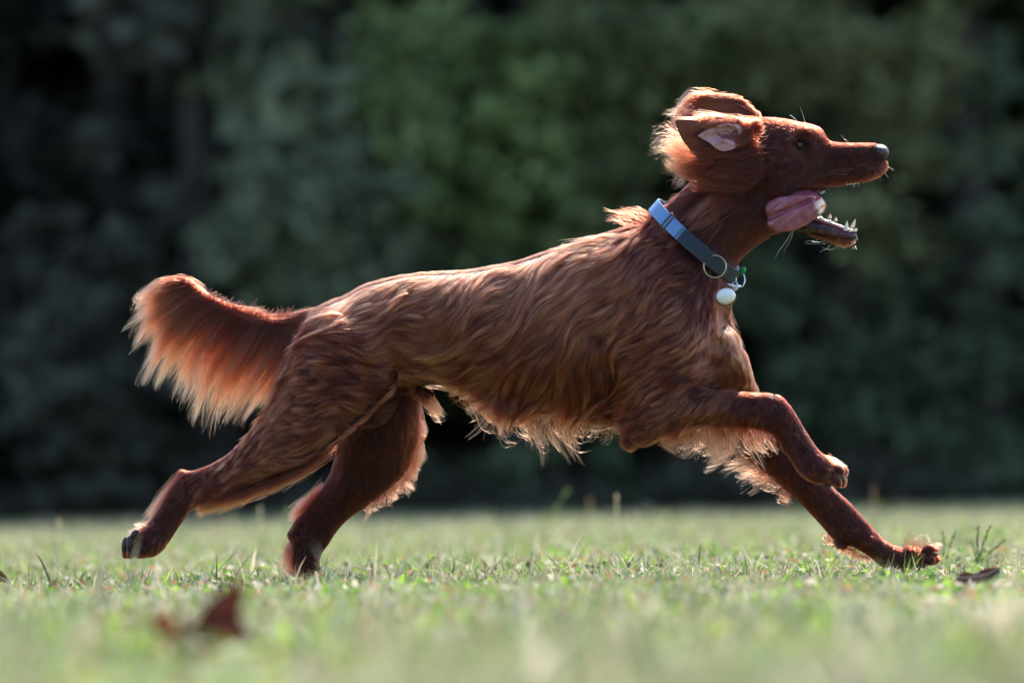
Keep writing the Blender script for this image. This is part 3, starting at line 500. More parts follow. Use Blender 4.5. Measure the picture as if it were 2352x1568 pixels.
# the bare pink hollow of the ear with its folds
def ypink(x, y):
    b = ynear(x, y) - .0105
    for (ax, ay), (bx, by), h, w_ in (((1632,302),(1652,290),.004,5),((1652,290),(1674,286),.006,4.5),((1674,286),(1692,293),.006,4.5),((1692,293),(1700,308),.005,5),((1650,302),(1664,298),.004,3.5),((1664,298),(1676,300),.004,3.5),((1676,300),(1680,306),.004,3),
                                      ((1646,330),(1662,322),.005,5),((1662,322),(1682,330),.005,5),((1606,310),(1630,306),.002,6)):
        d = np.array([bx - ax, by - ay], float); l2 = d @ d; t_ = np.clip(((x - ax) * d[0] + (y - ay) * d[1]) / l2, 0, 1)
        b = b - h * np.exp(-(((x - ax - t_ * d[0]) ** 2 + (y - ay - t_ * d[1]) ** 2) / w_ ** 2))
    b = b + .003 * np.exp(-(((x - 1640) / 12) ** 2 + ((y - 314) / 8) ** 2)) + .003 * np.exp(-(((x - 1675) / 14) ** 2 + ((y - 312) / 5) ** 2))
    return b
pink = pillow('ear_hollow', [(1602,312),(1620,300),(1643,289),(1670,283),(1693,285),(1706,298),(1707,316),(1699,331),(1683,343),(1662,348),(1644,341),(1630,329),(1614,320)], (1668, 312), ypink, .0012, earskin, nr=26, sub=6, parent=ear1)
pink.matrix_parent_inverse = Matrix()
canal = pillow('ear_canal', [(1648,305),(1656,308),(1667,308),(1676,311),(1684,306),(1688,297),(1694,301),(1692,314),(1684,322),(1672,320),(1660,318),(1650,311)], (1674, 313), lambda x, y: ypink(x, y) - .0012, .0012, simple('ear_canal_skin', (.26, .09, .10), .5, .3, noise=(200, (.14, .04, .045), .4)), nr=10, sub=5, parent=ear1)
canal.matrix_parent_inverse = Matrix()
def yfar(x, y): return .045 + .02 * np.clip((1745 - x) / 160, 0, 1)
ear2 = pillow('ear', [(1748,275),(1730,259),(1709,238),(1697,226),(1683,223),(1661,227),(1640,224),(1603,223),(1586,228),(1578,240),(1592,256),(1608,272),(1640,282),(1690,290),(1735,292)], (1670, 255), yfar, .004, earback)
def rootfur(guides, n, yfn, off, tips=.01, **kw):
    p, r_, c1, c2 = feather(guides, n, (0, 0), '', add=False, tipspread=tips, **kw)
    x, y = px_of(p[:, 0]); dy = yfn(x, y) + off; q = px_of(p); yy = p[..., 1] + dy[:, None] + rng.normal(0, .003, (n, 1)) * 1
    return P(q[0], q[1], yy), r_, c1, c2
joined('ear_hair', [
 rootfur([[(1640,282),(1610,281),(1580,281),(1556,283)],[(1625,292),(1605,291),(1580,295),(1560,300)],[(1610,304),(1595,307),(1580,312),(1567,318)],[(1612,316),(1600,322),(1590,330),(1578,338)],[(1640,330),(1620,335),(1602,343),(1588,353)]], 2600, ynear, -.004, tips=.002, pale=.35, jit=(.3, .98), curl=.0008, rad_=.0003),
 rootfur([[(1700,286),(1670,281),(1620,279),(1570,278)],[(1690,284),(1650,279),(1600,277),(1556,277)]], 700, ynear, -.004, tips=.002, pale=.3, jit=(.5, 1), curl=.0008),
 # long locks below and behind the ear, blown back
 feather([[(1735,325),(1700,343),(1655,350),(1600,350)],[(1745,345),(1690,362),(1620,362),(1550,335)],[(1750,368),(1695,385),(1620,388),(1538,350)],[(1752,388),(1695,405),(1620,408),(1540,372)],[(1745,402),(1695,420),(1630,420),(1565,400)],[(1735,415),(1690,430),(1640,427),(1590,415)]], 4600, (ys - .026, ys + .004), '', pale=.16, add=False, curl=.008, jit=(.35, 1.15), tipspread=.014, rj=9, cl=(.025, .85, .07, .4), rs=.45),
 feather([[(1640,345),(1600,350),(1555,340),(1520,325)],[(1630,360),(1590,372),(1550,365),(1512,340)],[(1620,375),(1580,385),(1545,378),(1520,360)],[(1610,395),(1580,405),(1560,400),(1545,385)]], 420, (ys - .045, ys - .02), '', pale=.6, add=False, curl=.008, jit=(.4, 1.05), tipspread=.012, rj=8, cl=(.04, .8, .1, .4)),
 feather([[(1570,330),(1545,300),(1530,280),(1512,270)],[(1580,350),(1550,345),(1525,348),(1497,356)],[(1580,330),(1550,320),(1530,325),(1508,345)],[(1590,375),(1560,375),(1530,385),(1500,400)],[(1590,400),(1570,415),(1565,430),(1570,445)],[(1600,300),(1560,290),(1535,270),(1518,262)]], 360, (ys - .04, ys - .01), '', pale=.7, add=False, curl=.012, jit=(.4, 1.25), rad_=.0002, tipspread=.015, rj=6),
 feather([[(1575,250),(1560,270),(1545,290),(1535,315)],[(1600,270),(1570,290),(1552,310),(1545,335)],[(1600,300),(1565,320),(1545,345),(1540,370)]], 380, (.0, .05), '', pale=.45, add=False, curl=.010, jit=(.4, 1.1), tipspread=.015, rj=9),
 # far ear
 rootfur([[(1745,272),(1715,262),(1680,262),(1640,272)],[(1735,262),(1705,248),(1665,250),(1620,268)],[(1715,245),(1690,236),(1650,245),(1605,262)],[(1700,230),(1670,230),(1630,238),(1590,250)],[(1670,226),(1640,226),(1605,230),(1578,238)],[(1640,223),(1610,221),(1585,226),(1570,232)]], 2600, yfar, -.006, tips=.003, pale=.4, jit=(.5, 1), curl=.0015, rad_=.0003, rj=4),
 feather([[(1600,228),(1580,235),(1560,255),(1545,275)],[(1590,240),(1570,255),(1550,265),(1520,270)],[(1600,255),(1580,265),(1560,275),(1548,290)],[(1620,225),(1590,222),(1570,228),(1550,245)],[(1640,222),(1610,216),(1585,220),(1560,232)]], 420, (.04, .07), '', pale=.75, add=False, curl=.007, jit=(.4, 1.1)),
 rootfur([[(1690,280),(1668,287),(1645,298),(1618,316)],[(1660,281),(1640,288),(1618,298),(1598,316)],[(1630,284),(1612,292),(1600,302),(1590,318)]], 380, ynear, -.013, tips=.002, pale=.5, jit=(.25, .8), curl=.001, rad_=.00025, rj=4),
 feather([[(1722,300),(1700,318),(1680,326),(1655,328)],[(1720,312),(1698,330),(1672,338),(1640,336)]], 420, (ys - .030, ys - .022), '', pale=.45, add=False, curl=.004, jit=(.3, 1), tipspread=.003),
 # hair in front of and over the ear hollow
 feather([[(1740,282),(1710,275),(1670,270),(1620,272)],[(1745,290),(1715,292),(1690,280),(1655,268)],[(1750,300),(1730,306),(1715,300),(1695,290)]], 420, (ys - .020, ys - .005), '', pale=.45, add=False, curl=.004, jit=(.4, 1)),
 feather([[(1725,362),(1690,350),(1660,346),(1620,356)],[(1735,350),(1705,340),(1670,338),(1630,350)],[(1735,335),(1705,328),(1680,332),(1655,345)],[(1735,318),(1712,318),(1700,322),(1682,330)]], 420, (ys - .022, ys - .012), '', pale=.4, add=False, curl=.003, jit=(.4, 1), tipspread=.003)])

# ------------------------------------------------------------------ the dog: face
def uvball(c, r, seg=32, ring=20, ax=(1, 1, 1)):
    V = []; Fc = []
    for i in range(ring + 1):
        for j in range(seg):
            a = math.pi * i / ring; b = 2 * math.pi * j / seg
            V.append((c[0] + r * ax[0] * math.sin(a) * math.cos(b), c[1] - r * ax[1] * math.cos(a), c[2] + r * ax[2] * math.sin(a) * math.sin(b)))
    for i in range(ring):
        for j in range(seg): Fc.append((i * seg + j, i * seg + (j + 1) % seg, (i + 1) * seg + (j + 1) % seg, (i + 1) * seg + j))
    return V, Fc
black = simple('black_rim', (.008, .004, .004), .7, .15)
for s in (-1, 1):
    sp = surf(1838, 333, s); c = np.array([sp[0], sp[1] + (-s) * .0062, sp[2]])
    m, t_, b_ = nmat('eye_iris'); b_.inputs['Roughness'].default_value = .05; b_.inputs['Coat Weight'].default_value = .3; b_.inputs['Coat Roughness'].default_value = .02
    tc_ = t_.nodes.new('ShaderNodeTexCoord'); vm = t_.nodes.new('ShaderNodeVectorMath'); vm.operation = 'DISTANCE'; vm.inputs[1].default_value = (.0015, s * .009, .0005)
    mr = t_.nodes.new('ShaderNodeMapRange'); mr.inputs[1].default_value = 0; mr.inputs[2].default_value = .01
    r_ = t_.nodes.new('ShaderNodeValToRGB'); e_ = r_.color_ramp.elements; e_[0].color = (.003, .003, .004, 1); e_[0].position = .30; e_[1].color = (.10, .032, .006, 1); e_[1].position = .35
    for p0, c0 in ((.50, (.09, .036, .01, 1)), (.58, (.012, .006, .004, 1)), (.8, (.006, .004, .003, 1))):
        q = e_.new(p0); q.color = c0
    t_.links.new(tc_.outputs['Object'], vm.inputs[0]); t_.links.new(vm.outputs['Value'], mr.inputs[0]); t_.links.new(mr.outputs[0], r_.inputs[0]); t_.links.new(r_.outputs[0], b_.inputs['Base Color'])
    v_, f_ = uvball((0, 0, 0), .0090); eo = mesh_obj('eye', v_, f_, m); eo.location = c; eo.parent = DOG
    # lids: an almond rim round the ball
    al = [(1817,332),(1824,325),(1834,322),(1845,324),(1854,329),(1864,333),(1856,338),(1847,343),(1836,343),(1826,339)]
    q = cr(np.array(al + [al[0]], float), 4)[:-1]; n_ = len(q); V = []; Fc = []
    for k in range(8):
        a = 2 * math.pi * k / 8; off = 3.8 * math.cos(a); cc = np.array([1839, 333.]); dd = nrm(q - cc)
        qq = q + dd * off; dist = np.linalg.norm((q - cc) * np.array([.9, 1.4]), axis=1) * MPX
        yy = c[1] + s * (np.sqrt(np.clip(.0104 ** 2 - dist ** 2 * .36, 0, 1)) + .0018 + .0024 * math.sin(a))
        V.append(P(qq[:, 0], qq[:, 1], yy))
    V = np.concatenate(V)
    for k in range(8):
        for j in range(n_): Fc.append((k * n_ + j, k * n_ + (j + 1) % n_, ((k + 1) % 8) * n_ + (j + 1) % n_, ((k + 1) % 8) * n_ + j))
    eo2 = mesh_obj('eyelid', V, Fc, black); eo2.parent = eo; eo2.matrix_parent_inverse = Matrix.Translation(-Vector(c))
# nose leather with two nostrils
v_, f_ = ellip(2017, 352, 0, 25, 20, .0215, -14, seg=64); v_ = np.array(v_)
cN = P(2017, 352, 0)
for s in (-1, 1):
    for (nx, ny, ra, dep) in ((2031, 357, .0042, .0075), (2027, 365, .0028, .004)):
        tgt = P(nx, ny, s * .0105); d_ = np.linalg.norm((v_ - tgt) * np.array([1, .8, 1]), axis=1); wgt = np.exp(-(d_ / ra) ** 2)[:, None]; v_ = v_ - nrm(v_ - cN) * wgt * dep
d_ = np.abs(v_[:, 1]); frontness = np.clip((v_[:, 0] - cN[0]) / .012, 0, 1); v_[:, 0] -= np.exp(-(d_ / .0016) ** 2) * frontness * .0015
noseM = simple('nose_leather', (.010, .009, .011), .42, .5, coat=.15, noise=(1100, (.02, .018, .022), .5))
no = mesh_obj('nose', v_, f_, noseM, DOG)
# tongue
tm, tt_, tb = nmat('tongue'); tb.inputs['Roughness'].default_value = .28; tb.inputs['Subsurface Weight'].default_value = .3; tb.inputs['Subsurface Scale'].default_value = .006; tb.inputs['Coat Weight'].default_value = .3; tb.inputs['Coat Roughness'].default_value = .15
tcn = tt_.nodes.new('ShaderNodeTexCoord'); nn = tt_.nodes.new('ShaderNodeTexNoise'); nn.inputs['Scale'].default_value = 45; nn.inputs['Detail'].default_value = 5
vd = tt_.nodes.new('ShaderNodeVectorMath'); vd.operation = 'DISTANCE'; sp_ = P(1872, 487, -.06); vd.inputs[1].default_value = sp_
rr = tt_.nodes.new('ShaderNodeValToRGB'); rr.color_ramp.elements[0].position = .3; rr.color_ramp.elements[1].position = .7; rr.color_ramp.elements[0].color = (.20, .035, .06, 1); rr.color_ramp.elements[1].color = (.31, .085, .12, 1)
ad = tt_.nodes.new('ShaderNodeMath'); ad.operation = 'MULTIPLY_ADD'; ad.inputs[1].default_value = .006; mr2 = tt_.nodes.new('ShaderNodeMapRange'); mr2.inputs[1].default_value = .0105; mr2.inputs[2].default_value = .0145
mxx = tt_.nodes.new('ShaderNodeMix'); mxx.data_type = 'RGBA'; mxx.inputs[6].default_value = (.05, .02, .035, 1)
L_ = tt_.links.new; L_(tcn.outputs['Object'], nn.inputs['Vector']); L_(tcn.outputs['Object'], vd.inputs[0]); L_(nn.outputs['Fac'], rr.inputs[0]); L_(nn.outputs['Fac'], ad.inputs[0]); L_(vd.outputs['Value'], ad.inputs[2])
L_(ad.outputs[0], mr2.inputs[0]); L_(mr2.outputs[0], mxx.inputs['Factor']); L_(rr.outputs[0], mxx.inputs[7]); L_(mxx.outputs[2], tb.inputs['Base Color'])
bpn = tt_.nodes.new('ShaderNodeBump'); bpn.inputs['Strength'].default_value = .5; bpn.inputs['Distance'].default_value = .002; L_(nn.outputs['Fac'], bpn.inputs['Height']); L_(bpn.outputs[0], tb.inputs['Normal'])
def ytong(x, y):
    t_ = np.clip(((x - 1761) * 119 + (y - 502) * -50) / (119 ** 2 + 50 ** 2), 0, 1); d = np.hypot(x - 1761 - 119 * t_, y - 502 + 50 * t_)
    base = -.060 - .010 * np.sin(np.clip((x - 1756) / 140, 0, 1) * math.pi) + .035 * np.clip((x - 1868) / 30, 0, 1) ** 1.5 + .030 * np.clip((452 - y) / 14, 0, 1) ** 1.3 * np.clip((x - 1800) / 30, 0, 1)
    return base + .0065 * np.exp(-(d / 5) ** 2) + .0012 * np.sin(x * .23 + y * .1) * np.cos(y * .19)
tongue = pillow('tongue', [(1756,478),(1766,463),(1787,453),(1810,450),(1834,438),(1856,436),(1874,443),(1888,453),(1898,468),(1894,485),(1880,497),(1856,514),(1829,527),(1806,531),(1787,532),(1772,526),(1761,516),(1762,502)], (1826, 485), ytong, .0062, tm, nr=22, sub=5)
# gum, lower lip, teeth
gum = simple('gum', (.40, .13, .15), .22, .5, sss=.2, coat=.5, noise=(160, (.22, .05, .07), .5))
lipm = simple('lip', (.016, .005, .009), .5, .3, coat=.15, noise=(120, (.09, .03, .045), .8))
v_, f_ = loft([(1860,488,1862,512,.021,0),(1885,499,1882,518,.020,0),(1905,506,1902,524,.019,0),(1925,514,1922,530,.017,0),(1945,522,1941,536,.0145,0),(1960,527,1958,538,.010,0)], 5, 24); mesh_obj('gum', v_, f_, gum, DOG)
lv = []; lf = []
for s in (-1, 1):
    a = loft([(1850,508,1846,528,.006,s*.027),(1880,513,1876,534,.006,s*.0235),(1905,520,1902,541,.0055,s*.0215),(1930,529,1927,547,.005,s*.018),(1950,535,1947,549,.005,s*.014),(1967,538,1965,550,.006,s*.005)], 5, 18); lv.append(a)
v_, f_ = merge(lv); mesh_obj('lower_lip', v_, f_, lipm, DOG)
enamel = simple('enamel', (.80, .72, .56), .2, .5, sss=.1, coat=.4)
def tooth(x, y, tx, ty, wpx, dep):
    k = 7; V = []; Fc = []; n_ = 14
    for i in range(k + 1):
        t_ = i / k; r0 = (1 - t_ ** 1.7) * wpx / 2 + .35; q = (x + (tx - x) * t_, y + (ty - y) * t_)
        c_ = P(q[0], q[1], dep)
        for j in range(n_):
            a = 2 * math.pi * j / n_; V.append(c_ + r0 * MPX * (Rv * math.cos(a) + np.array([0, 1, 0]) * math.sin(a) * .8))
    for i in range(k):
        for j in range(n_): Fc.append((i * n_ + j, i * n_ + (j + 1) % n_, (i + 1) * n_ + (j + 1) % n_, (i + 1) * n_ + j))
    Fc.append(tuple(range(k * n_, (k + 1) * n_))); mesh_obj('tooth', V, Fc, enamel, DOG)
for a in ((1942,530,1946,507,12,-.0135),(1957,523,1965,503,10,.0135),(1906,513,1907,505,12,-.016),(1888,506,1884,496,15,-.017),(1905,502,1907,491,9,.016),(1919,508,1920,499,9,.015),
          (1960,532,1965,524,7,-.007),(1964,532,1969,524,7,-.002),(1952,533,1955,526,7,-.011)): tooth(*a)
# upper lip's wet inner edge and corner
v_, f_ = loft([(1800,448,1805,466,.012,-.040),(1830,446,1836,458,.010,-.040),(1858,441,1862,447,.006,-.038),(1885,436,1886,442,.004,-.031),(1905,428,1905,432,.003,-.029)], 5, 16); mesh_obj('upper_lip', v_, f_, lipm, DOG)
# claws and pads
horn = simple('claw_horn', (.10, .065, .05), .35, .5); padm = simple('paw_pad', (.035, .026, .028), .6, .3, noise=(300, (.06, .045, .045), .5))
def claw(x, y, tx, ty, dep, w_=7):
    k = 6; V = []; Fc = []; n_ = 10; d = np.array([tx - x, ty - y], float); nn_ = np.array([-d[1], d[0]]); nn_ /= np.linalg.norm(nn_)
    for i in range(k + 1):
        t_ = i / k; r0 = w_ / 2 * (1 - t_ ** 1.5) + .3; q = np.array([x, y]) + d * t_ + nn_ * 3 * math.sin(t_ * 1.8); c_ = P(q[0], q[1], dep)
        for j in range(n_):
            a = 2 * math.pi * j / n_; V.append(c_ + r0 * MPX * ((Rv * nn_[0] - Uv * nn_[1]) * math.cos(a) + np.array([0, 1, 0]) * math.sin(a)))
    for i in range(k):
        for j in range(n_): Fc.append((i * n_ + j, i * n_ + (j + 1) % n_, (i + 1) * n_ + (j + 1) % n_, (i + 1) * n_ + j))
    Fc.append(tuple(range(k * n_, (k + 1) * n_))); mesh_obj('claw', V, Fc, horn, DOG)
for k, dz in enumerate((-.024, -.009, .008, .023)):
    claw(1934 + (k % 2) * 3, 1092, 1944 + (k % 2) * 3, 1102, -.07 + dz, 9); claw(2140, 1268 + (k % 2) * 12, 2158 - (k % 2) * 6, 1268 + (k % 2) * 24, .07 + dz, 9)
    claw(298, 1268, 293, 1283, -.07 + dz, 7); claw(738, 1326, 748, 1333, .07 + dz, 7)
for (x, y, dep, rx, rz, an) in ((287,1250,-.086,19,8,100),(297,1246,-.101,17,8,95),(309,1226,-.098,14,8,130),(2098,1304,.07,16,7,8),(2116,1298,.056,12,6,5),(1902,1115,-.075,14,5,-20),(708,1334,.07,16,5,0),(2075,1310,.07,10,6,0),(1926,1254,.07,8,6,30)):
    v_, f_ = ellip(x, y, dep, rx, rz, .010, an, 16); mesh_obj('paw_pad', v_, f_, padm, DOG)
wet = simple('saliva', (.9, .92, .95), .02, .6); wet.node_tree.nodes['Principled BSDF'].inputs['Transmission Weight'].default_value = .9
dv = []
for (x, y, r_) in ((1887,442,3),(1893,441,2.2),(1947,424,2),(1954,423,2),(1961,423,1.6),(1966,422,1.5),(1965,566,2.2),(1960,570,1.5),(1967,571,1.5),(1940,569,1.5),(1958,560,2),(1964,556,2),(1893,560,1.2),(1876,551,1.2)):
    v_, f_ = ellip(x, y, -.012, r_, r_ * 1.15, r_ * MPX, 0, 12); mesh_obj('saliva_drop', v_, f_, wet, DOG)

# ------------------------------------------------------------------ collar
COLLAR = empty('dog_collar', tuple(P(1600, 560, 0)))
tag(COLLAR, 'blue and navy webbing collar with brass ring and round white tag round the dog\'s neck', 'dog collar')
def webbing(name, base, dark):
    m, t_, b_ = nmat(name); b_.inputs['Roughness'].default_value = .65
    tc_ = t_.nodes.new('ShaderNodeTexCoord'); w1 = t_.nodes.new('ShaderNodeTexWave'); w1.inputs['Scale'].default_value = 330; w1.bands_direction = 'DIAGONAL'
    r_ = t_.nodes.new('ShaderNodeValToRGB'); r_.color_ramp.elements[0].color = (*dark, 1); r_.color_ramp.elements[1].color = (*base, 1)
    t_.links.new(tc_.outputs['Object'], w1.inputs['Vector']); t_.links.new(w1.outputs['Fac'], r_.inputs[0]); t_.links.new(r_.outputs[0], b_.inputs['Base Color'])
    bp = t_.nodes.new('ShaderNodeBump'); bp.inputs['Strength'].default_value = .5; bp.inputs['Distance'].default_value = .0006; t_.links.new(w1.outputs['Fac'], bp.inputs['Height']); t_.links.new(bp.outputs[0], b_.inputs['Normal']); return m
Ttop, Tbot = P(1503, 471, 0), P(1689, 634, 0); cC = (Ttop + Tbot) / 2; aC = (Tbot - Ttop) / 2; uA = nrm(aC); wA = np.cross(uA, np.array([0, 1.0, 0])); wA *= np.sign(wA[2])   # wA points up the neck
def strap_pt(th, wv, off):
    """th 0 at the top of the neck, positive round the near side; wv across the strap; off outwards"""
    c_ = cC - aC * math.cos(th) * (1 + off / np.linalg.norm(aC)); y = -math.sin(th) * (.083 + off)
    return c_ + np.array([0, y, 0]) + wA * (wv - .012 * math.sin(th))
def strap(name, t0, t1, off, hw, th_, mat, n_=70, par=None):
    V = []; Fc = []
    prof = [(-hw, 0), (-hw, th_), (-hw * .94, th_ + .0004), (hw * .94, th_ + .0004), (hw, th_), (hw, 0)]; k = len(prof)
    for i in range(n_ + 1):
        th = t0 + (t1 - t0) * i / n_
        for wv, o_ in prof: V.append(strap_pt(th, wv, off + o_))
    for i in range(n_):
        for j in range(k): Fc.append((i * k + j, i * k + (j + 1) % k, (i + 1) * k + (j + 1) % k, (i + 1) * k + j))
    Fc.append(tuple(range(k))); Fc.append(tuple(range(n_ * k, n_ * k + k)))
    return mesh_obj(name, V, Fc, mat, par or COLLAR, smooth=False)
blue = webbing('blue_webbing', (.16, .33, .62), (.09, .20, .42)); shade_blue = webbing('shaded_webbing', (.018, .036, .065), (.009, .016, .03))
strap('strap', math.pi * -1.0, math.pi, 0, .0130, .0022, blue, 120)
strap('strap_shade', math.pi * .42, math.pi * .98, .0030, .0128, .0020, shade_blue, 60)  # darker layer that paints the shade on the collar's lower half
steel = simple('steel', (.55, .55, .58), .25, .5, metal=1); brass = simple('brass', (.45, .36, .22), .3, .5, metal=1)
def tube(name, path, r_, mat, n_=12, closed=True, par=None):
    Q = np.array(path); m_ = len(Q); V = []; Fc = []
    for i in range(m_):
        d = nrm(Q[(i + 1) % m_] - Q[i - 1]) if closed else nrm(Q[min(i + 1, m_ - 1)] - Q[max(i - 1, 0)])
        up = np.array([0, 1.0, 0]) if abs(d[1]) < .9 else np.array([1.0, 0, 0]); s_ = nrm(np.cross(d, up)); u_ = np.cross(s_, d)
        for j in range(n_): a = 2 * math.pi * j / n_; V.append(Q[i] + r_ * (s_ * math.cos(a) + u_ * math.sin(a)))
    for i in range(m_ if closed else m_ - 1):
        for j in range(n_): Fc.append((i * n_ + j, i * n_ + (j + 1) % n_, ((i + 1) % m_) * n_ + (j + 1) % n_, ((i + 1) % m_) * n_ + j))
    return mesh_obj(name, V, Fc, mat, par or COLLAR)
def circle(px, py, dep, rp, tilt=.0, n_=48, sx=1):
    c_ = P(px, py, dep); a = np.linspace(0, 2 * math.pi, n_, endpoint=False)
    return [c_ + rp * MPX * (Rv * math.cos(t_) * sx + Uv * math.sin(t_) + np.array([0, 1, 0]) * math.sin(t_) * tilt) for t_ in a]
# slide buckle
th = math.pi * .30; fr = []
for wv, dt in ((-.0155, -.045), (.0155, -.045), (.0155, .045), (-.0155, .045)): fr.append(strap_pt(th + dt, wv, .004))
tube('slide_buckle', cr(np.array(fr + [fr[0]]), 1)[:-1], .0016, simple('dark_metal', (.10, .09, .10), .35, .5, metal=.8), 8)
strap('strap_loop', math.pi * .325, math.pi * .40, .0030, .0128, .0026, blue, 10)
yr_ = strap_pt(math.pi * .66, 0, .008)[1]
tube('ring', circle(1642, 612, yr_ - .001, 25.5, .10), .00135, brass)
tube('ring', circle(1700, 642, -.018, 17, .3, sx=.6), .0016, steel)
tube('ring', circle(1688, 655, -.022, 8, .3, sx=.8), .0011, steel)
v_, f_ = ellip(1704, 622, -.012, 11, 8, .010, -50, 20); v_ = v_ + rng.normal(0, .0004, v_.shape); kn = mesh_obj('knot', v_, f_, simple('green_cord', (.01, .16, .05), .8, .2, noise=(400, (.02, .28, .09), .6)), COLLAR)
dn = lambda: None
v1 = ellip(1667, 680, -.078, 22.5, 18.5, .010, -8, 40); bl = mesh_obj('tag', v1[0], v1[1], simple('pearl', (.82, .83, .80), .22, .6, coat=.6), COLLAR)
tube('tag_rim', circle(1667, 683, -.076, 19.5, -.05, sx=1.12), .0014, simple('dark_steel', (.18, .15, .12), .35, .5, metal=.9), par=bl)
bl.children[0].matrix_parent_inverse = Matrix.Translation(-Vector(COLLAR.location)) if False else bl.children[0].matrix_parent_inverse
v2 = ellip(1690, 660, -.05, 6, 10, .004, 35, 16); mesh_obj('clip', v2[0], v2[1], simple('clear_plastic', (.55, .6, .75), .2, .5), COLLAR)
v3 = ellip(1678, 655, -.06, 10, 5, .005, 20, 16); mesh_obj('split_ring', v3[0], v3[1], steel, COLLAR)
# ------------------------------------------------------------------ ground and grass
gm, gt_, gb = nmat('soil_and_thatch'); gb.inputs['Roughness'].default_value = .95; gb.inputs['Specular IOR Level'].default_value = .1
tc_ = gt_.nodes.new('ShaderNodeTexCoord'); n1 = gt_.nodes.new('ShaderNodeTexNoise'); n1.inputs['Scale'].default_value = 14; n1.inputs['Detail'].default_value = 10
n2 = gt_.nodes.new('ShaderNodeTexNoise'); n2.inputs['Scale'].default_value = 1.1; n2.inputs['Detail'].default_value = 4
r1 = gt_.nodes.new('ShaderNodeValToRGB'); r1.color_ramp.elements[0].position = .35; r1.color_ramp.elements[1].position = .68
r1.color_ramp.elements[0].color = (.085, .062, .04, 1); r1.color_ramp.elements[1].color = (.24, .20, .14, 1); q = r1.color_ramp.elements.new(.5); q.color = (.11, .13, .06, 1)
mx = gt_.nodes.new('ShaderNodeMix'); mx.data_type = 'RGBA'; mx.inputs[7].default_value = (.13, .155, .075, 1)
for a in (n1, n2): gt_.links.new(tc_.outputs['Object'], a.inputs['Vector'])
gt_.links.new(n1.outputs['Fac'], r1.inputs[0]); gt_.links.new(n2.outputs['Fac'], mx.inputs['Factor']); gt_.links.new(r1.outputs[0], mx.inputs[6]); gt_.links.new(mx.outputs[2], gb.inputs['Base Color'])
gx = np.concatenate([np.linspace(-300, -8, 12), np.linspace(-7, 7, 71), np.linspace(8, 300, 12)]); gy = np.concatenate([np.linspace(-60, -9, 8), np.linspace(-8, 30, 153), np.linspace(32, 400, 12)])
def gz(x, y): return .010 * np.sin(x * 1.7 + y * .6) * np.sin(y * 1.1 - x * .5) + .006 * np.sin(x * 4.1 + 1) * np.sin(y * 3.3) - .012
XX, YY = np.meshgrid(gx, gy); ZZ = np.where(YY > 45, -.012, gz(XX, YY)); GV = np.stack([XX, YY, ZZ], -1).reshape(-1, 3); nx = len(gx)
GF = np.array([(j * nx + i, j * nx + i + 1, (j + 1) * nx + i + 1, (j + 1) * nx + i) for j in range(len(gy) - 1) for i in range(nx - 1)])
g = fast_mesh('ground', GV, GF, 4, gm, smooth=True); tag(g, kind='structure')
def blades(n, xr, yr, h, w, lean, xfun=None, dry=0., inner=None):
    y = rng.uniform(yr[0], yr[1], n); hw = (xfun(y) if xfun is not None else xr) ; x = rng.uniform(-1, 1, n) * hw
    if inner is not None: x = np.sign(x) * (inner(y) + np.abs(x) * (1 - inner(y) / hw))
    # tufts
    k = int(n * .6); src = rng.integers(0, n, k); x[:k] = x[src] + rng.normal(0, .018, k); y[:k] = y[src] + rng.normal(0, .018, k)
    patch = np.sin(x * 2.3 + 1.3 * np.sin(y * 1.9)) * np.sin(y * 2.9 + x) + .6 * np.sin(x * 7 + y * 5) * np.sin(y * 8.3 - x * 3)
    H = h * np.exp(rng.normal(0, .40, n)) * (1 + .30 * patch)
    for (lx, ly, hw_) in ((-.333, -4.05, .055), (.73, -1.15, .05)):   # worn spots in front of the fallen leaves
        H = np.where((np.abs(x - lx * (y + 10.05) / (ly + 10.05)) < hw_ * 2.0) & (y > ly - 2.5) & (y < ly + .02), H * .1, H); W = w * rng.uniform(.6, 1.4, n)
    az = rng.uniform(0, 2 * math.pi, n); fa = rng.uniform(0, 2 * math.pi, n); le = np.abs(rng.normal(0, lean, n)) + .15
    base = np.stack([x, y, gz(x, y) - .003], -1); ld = np.stack([np.cos(az), np.sin(az), 0 * az], -1); sd_ = np.stack([np.cos(fa), np.sin(fa), 0 * fa], -1)
    V = []
    for t_, ww in ((0, 1), (.4, .95), (.75, .65)):
        c = base + ld * (H * le * t_ ** 1.7)[:, None]; c[:, 2] += H * (t_ - .28 * le * t_ ** 2)
        V += [c - sd_ * (W * ww / 2)[:, None], c + sd_ * (W * ww / 2)[:, None]]
    c = base + ld * (H * le)[:, None]; c[:, 2] += H * (1 - .28 * le); V.append(c)
    V = np.stack(V, 1); o = (np.arange(n) * 7)[:, None]
    Q = np.concatenate([o + np.array([[0, 1, 3, 2]]), o + np.array([[2, 3, 5, 4]])]); Tt = o + np.array([[4, 5, 6, 6]])
    r = rng.random(n) + .12 * patch + dry; cols = np.zeros((n, 3))
    pal = np.array([(.12, .155, .06), (.19, .235, .10), (.23, .35, .06), (.42, .36, .26), (.54, .49, .40), (.23, .12, .065), (.23, .26, .17)])
    pi = np.select([r < .16, r < .38, r < .54, r < .70, r < .80, r < .87], [1, 0, 2, 3, 4, 5], 6); cols = pal[pi] * np.exp(rng.normal(0, .2, (n, 1)))
    return V.reshape(-1, 3), Q, Tt, np.repeat(np.hstack([cols, np.ones((n, 1))]), 7, 0)
bl_ = leafy('grass_blade', .45, .55, .35)
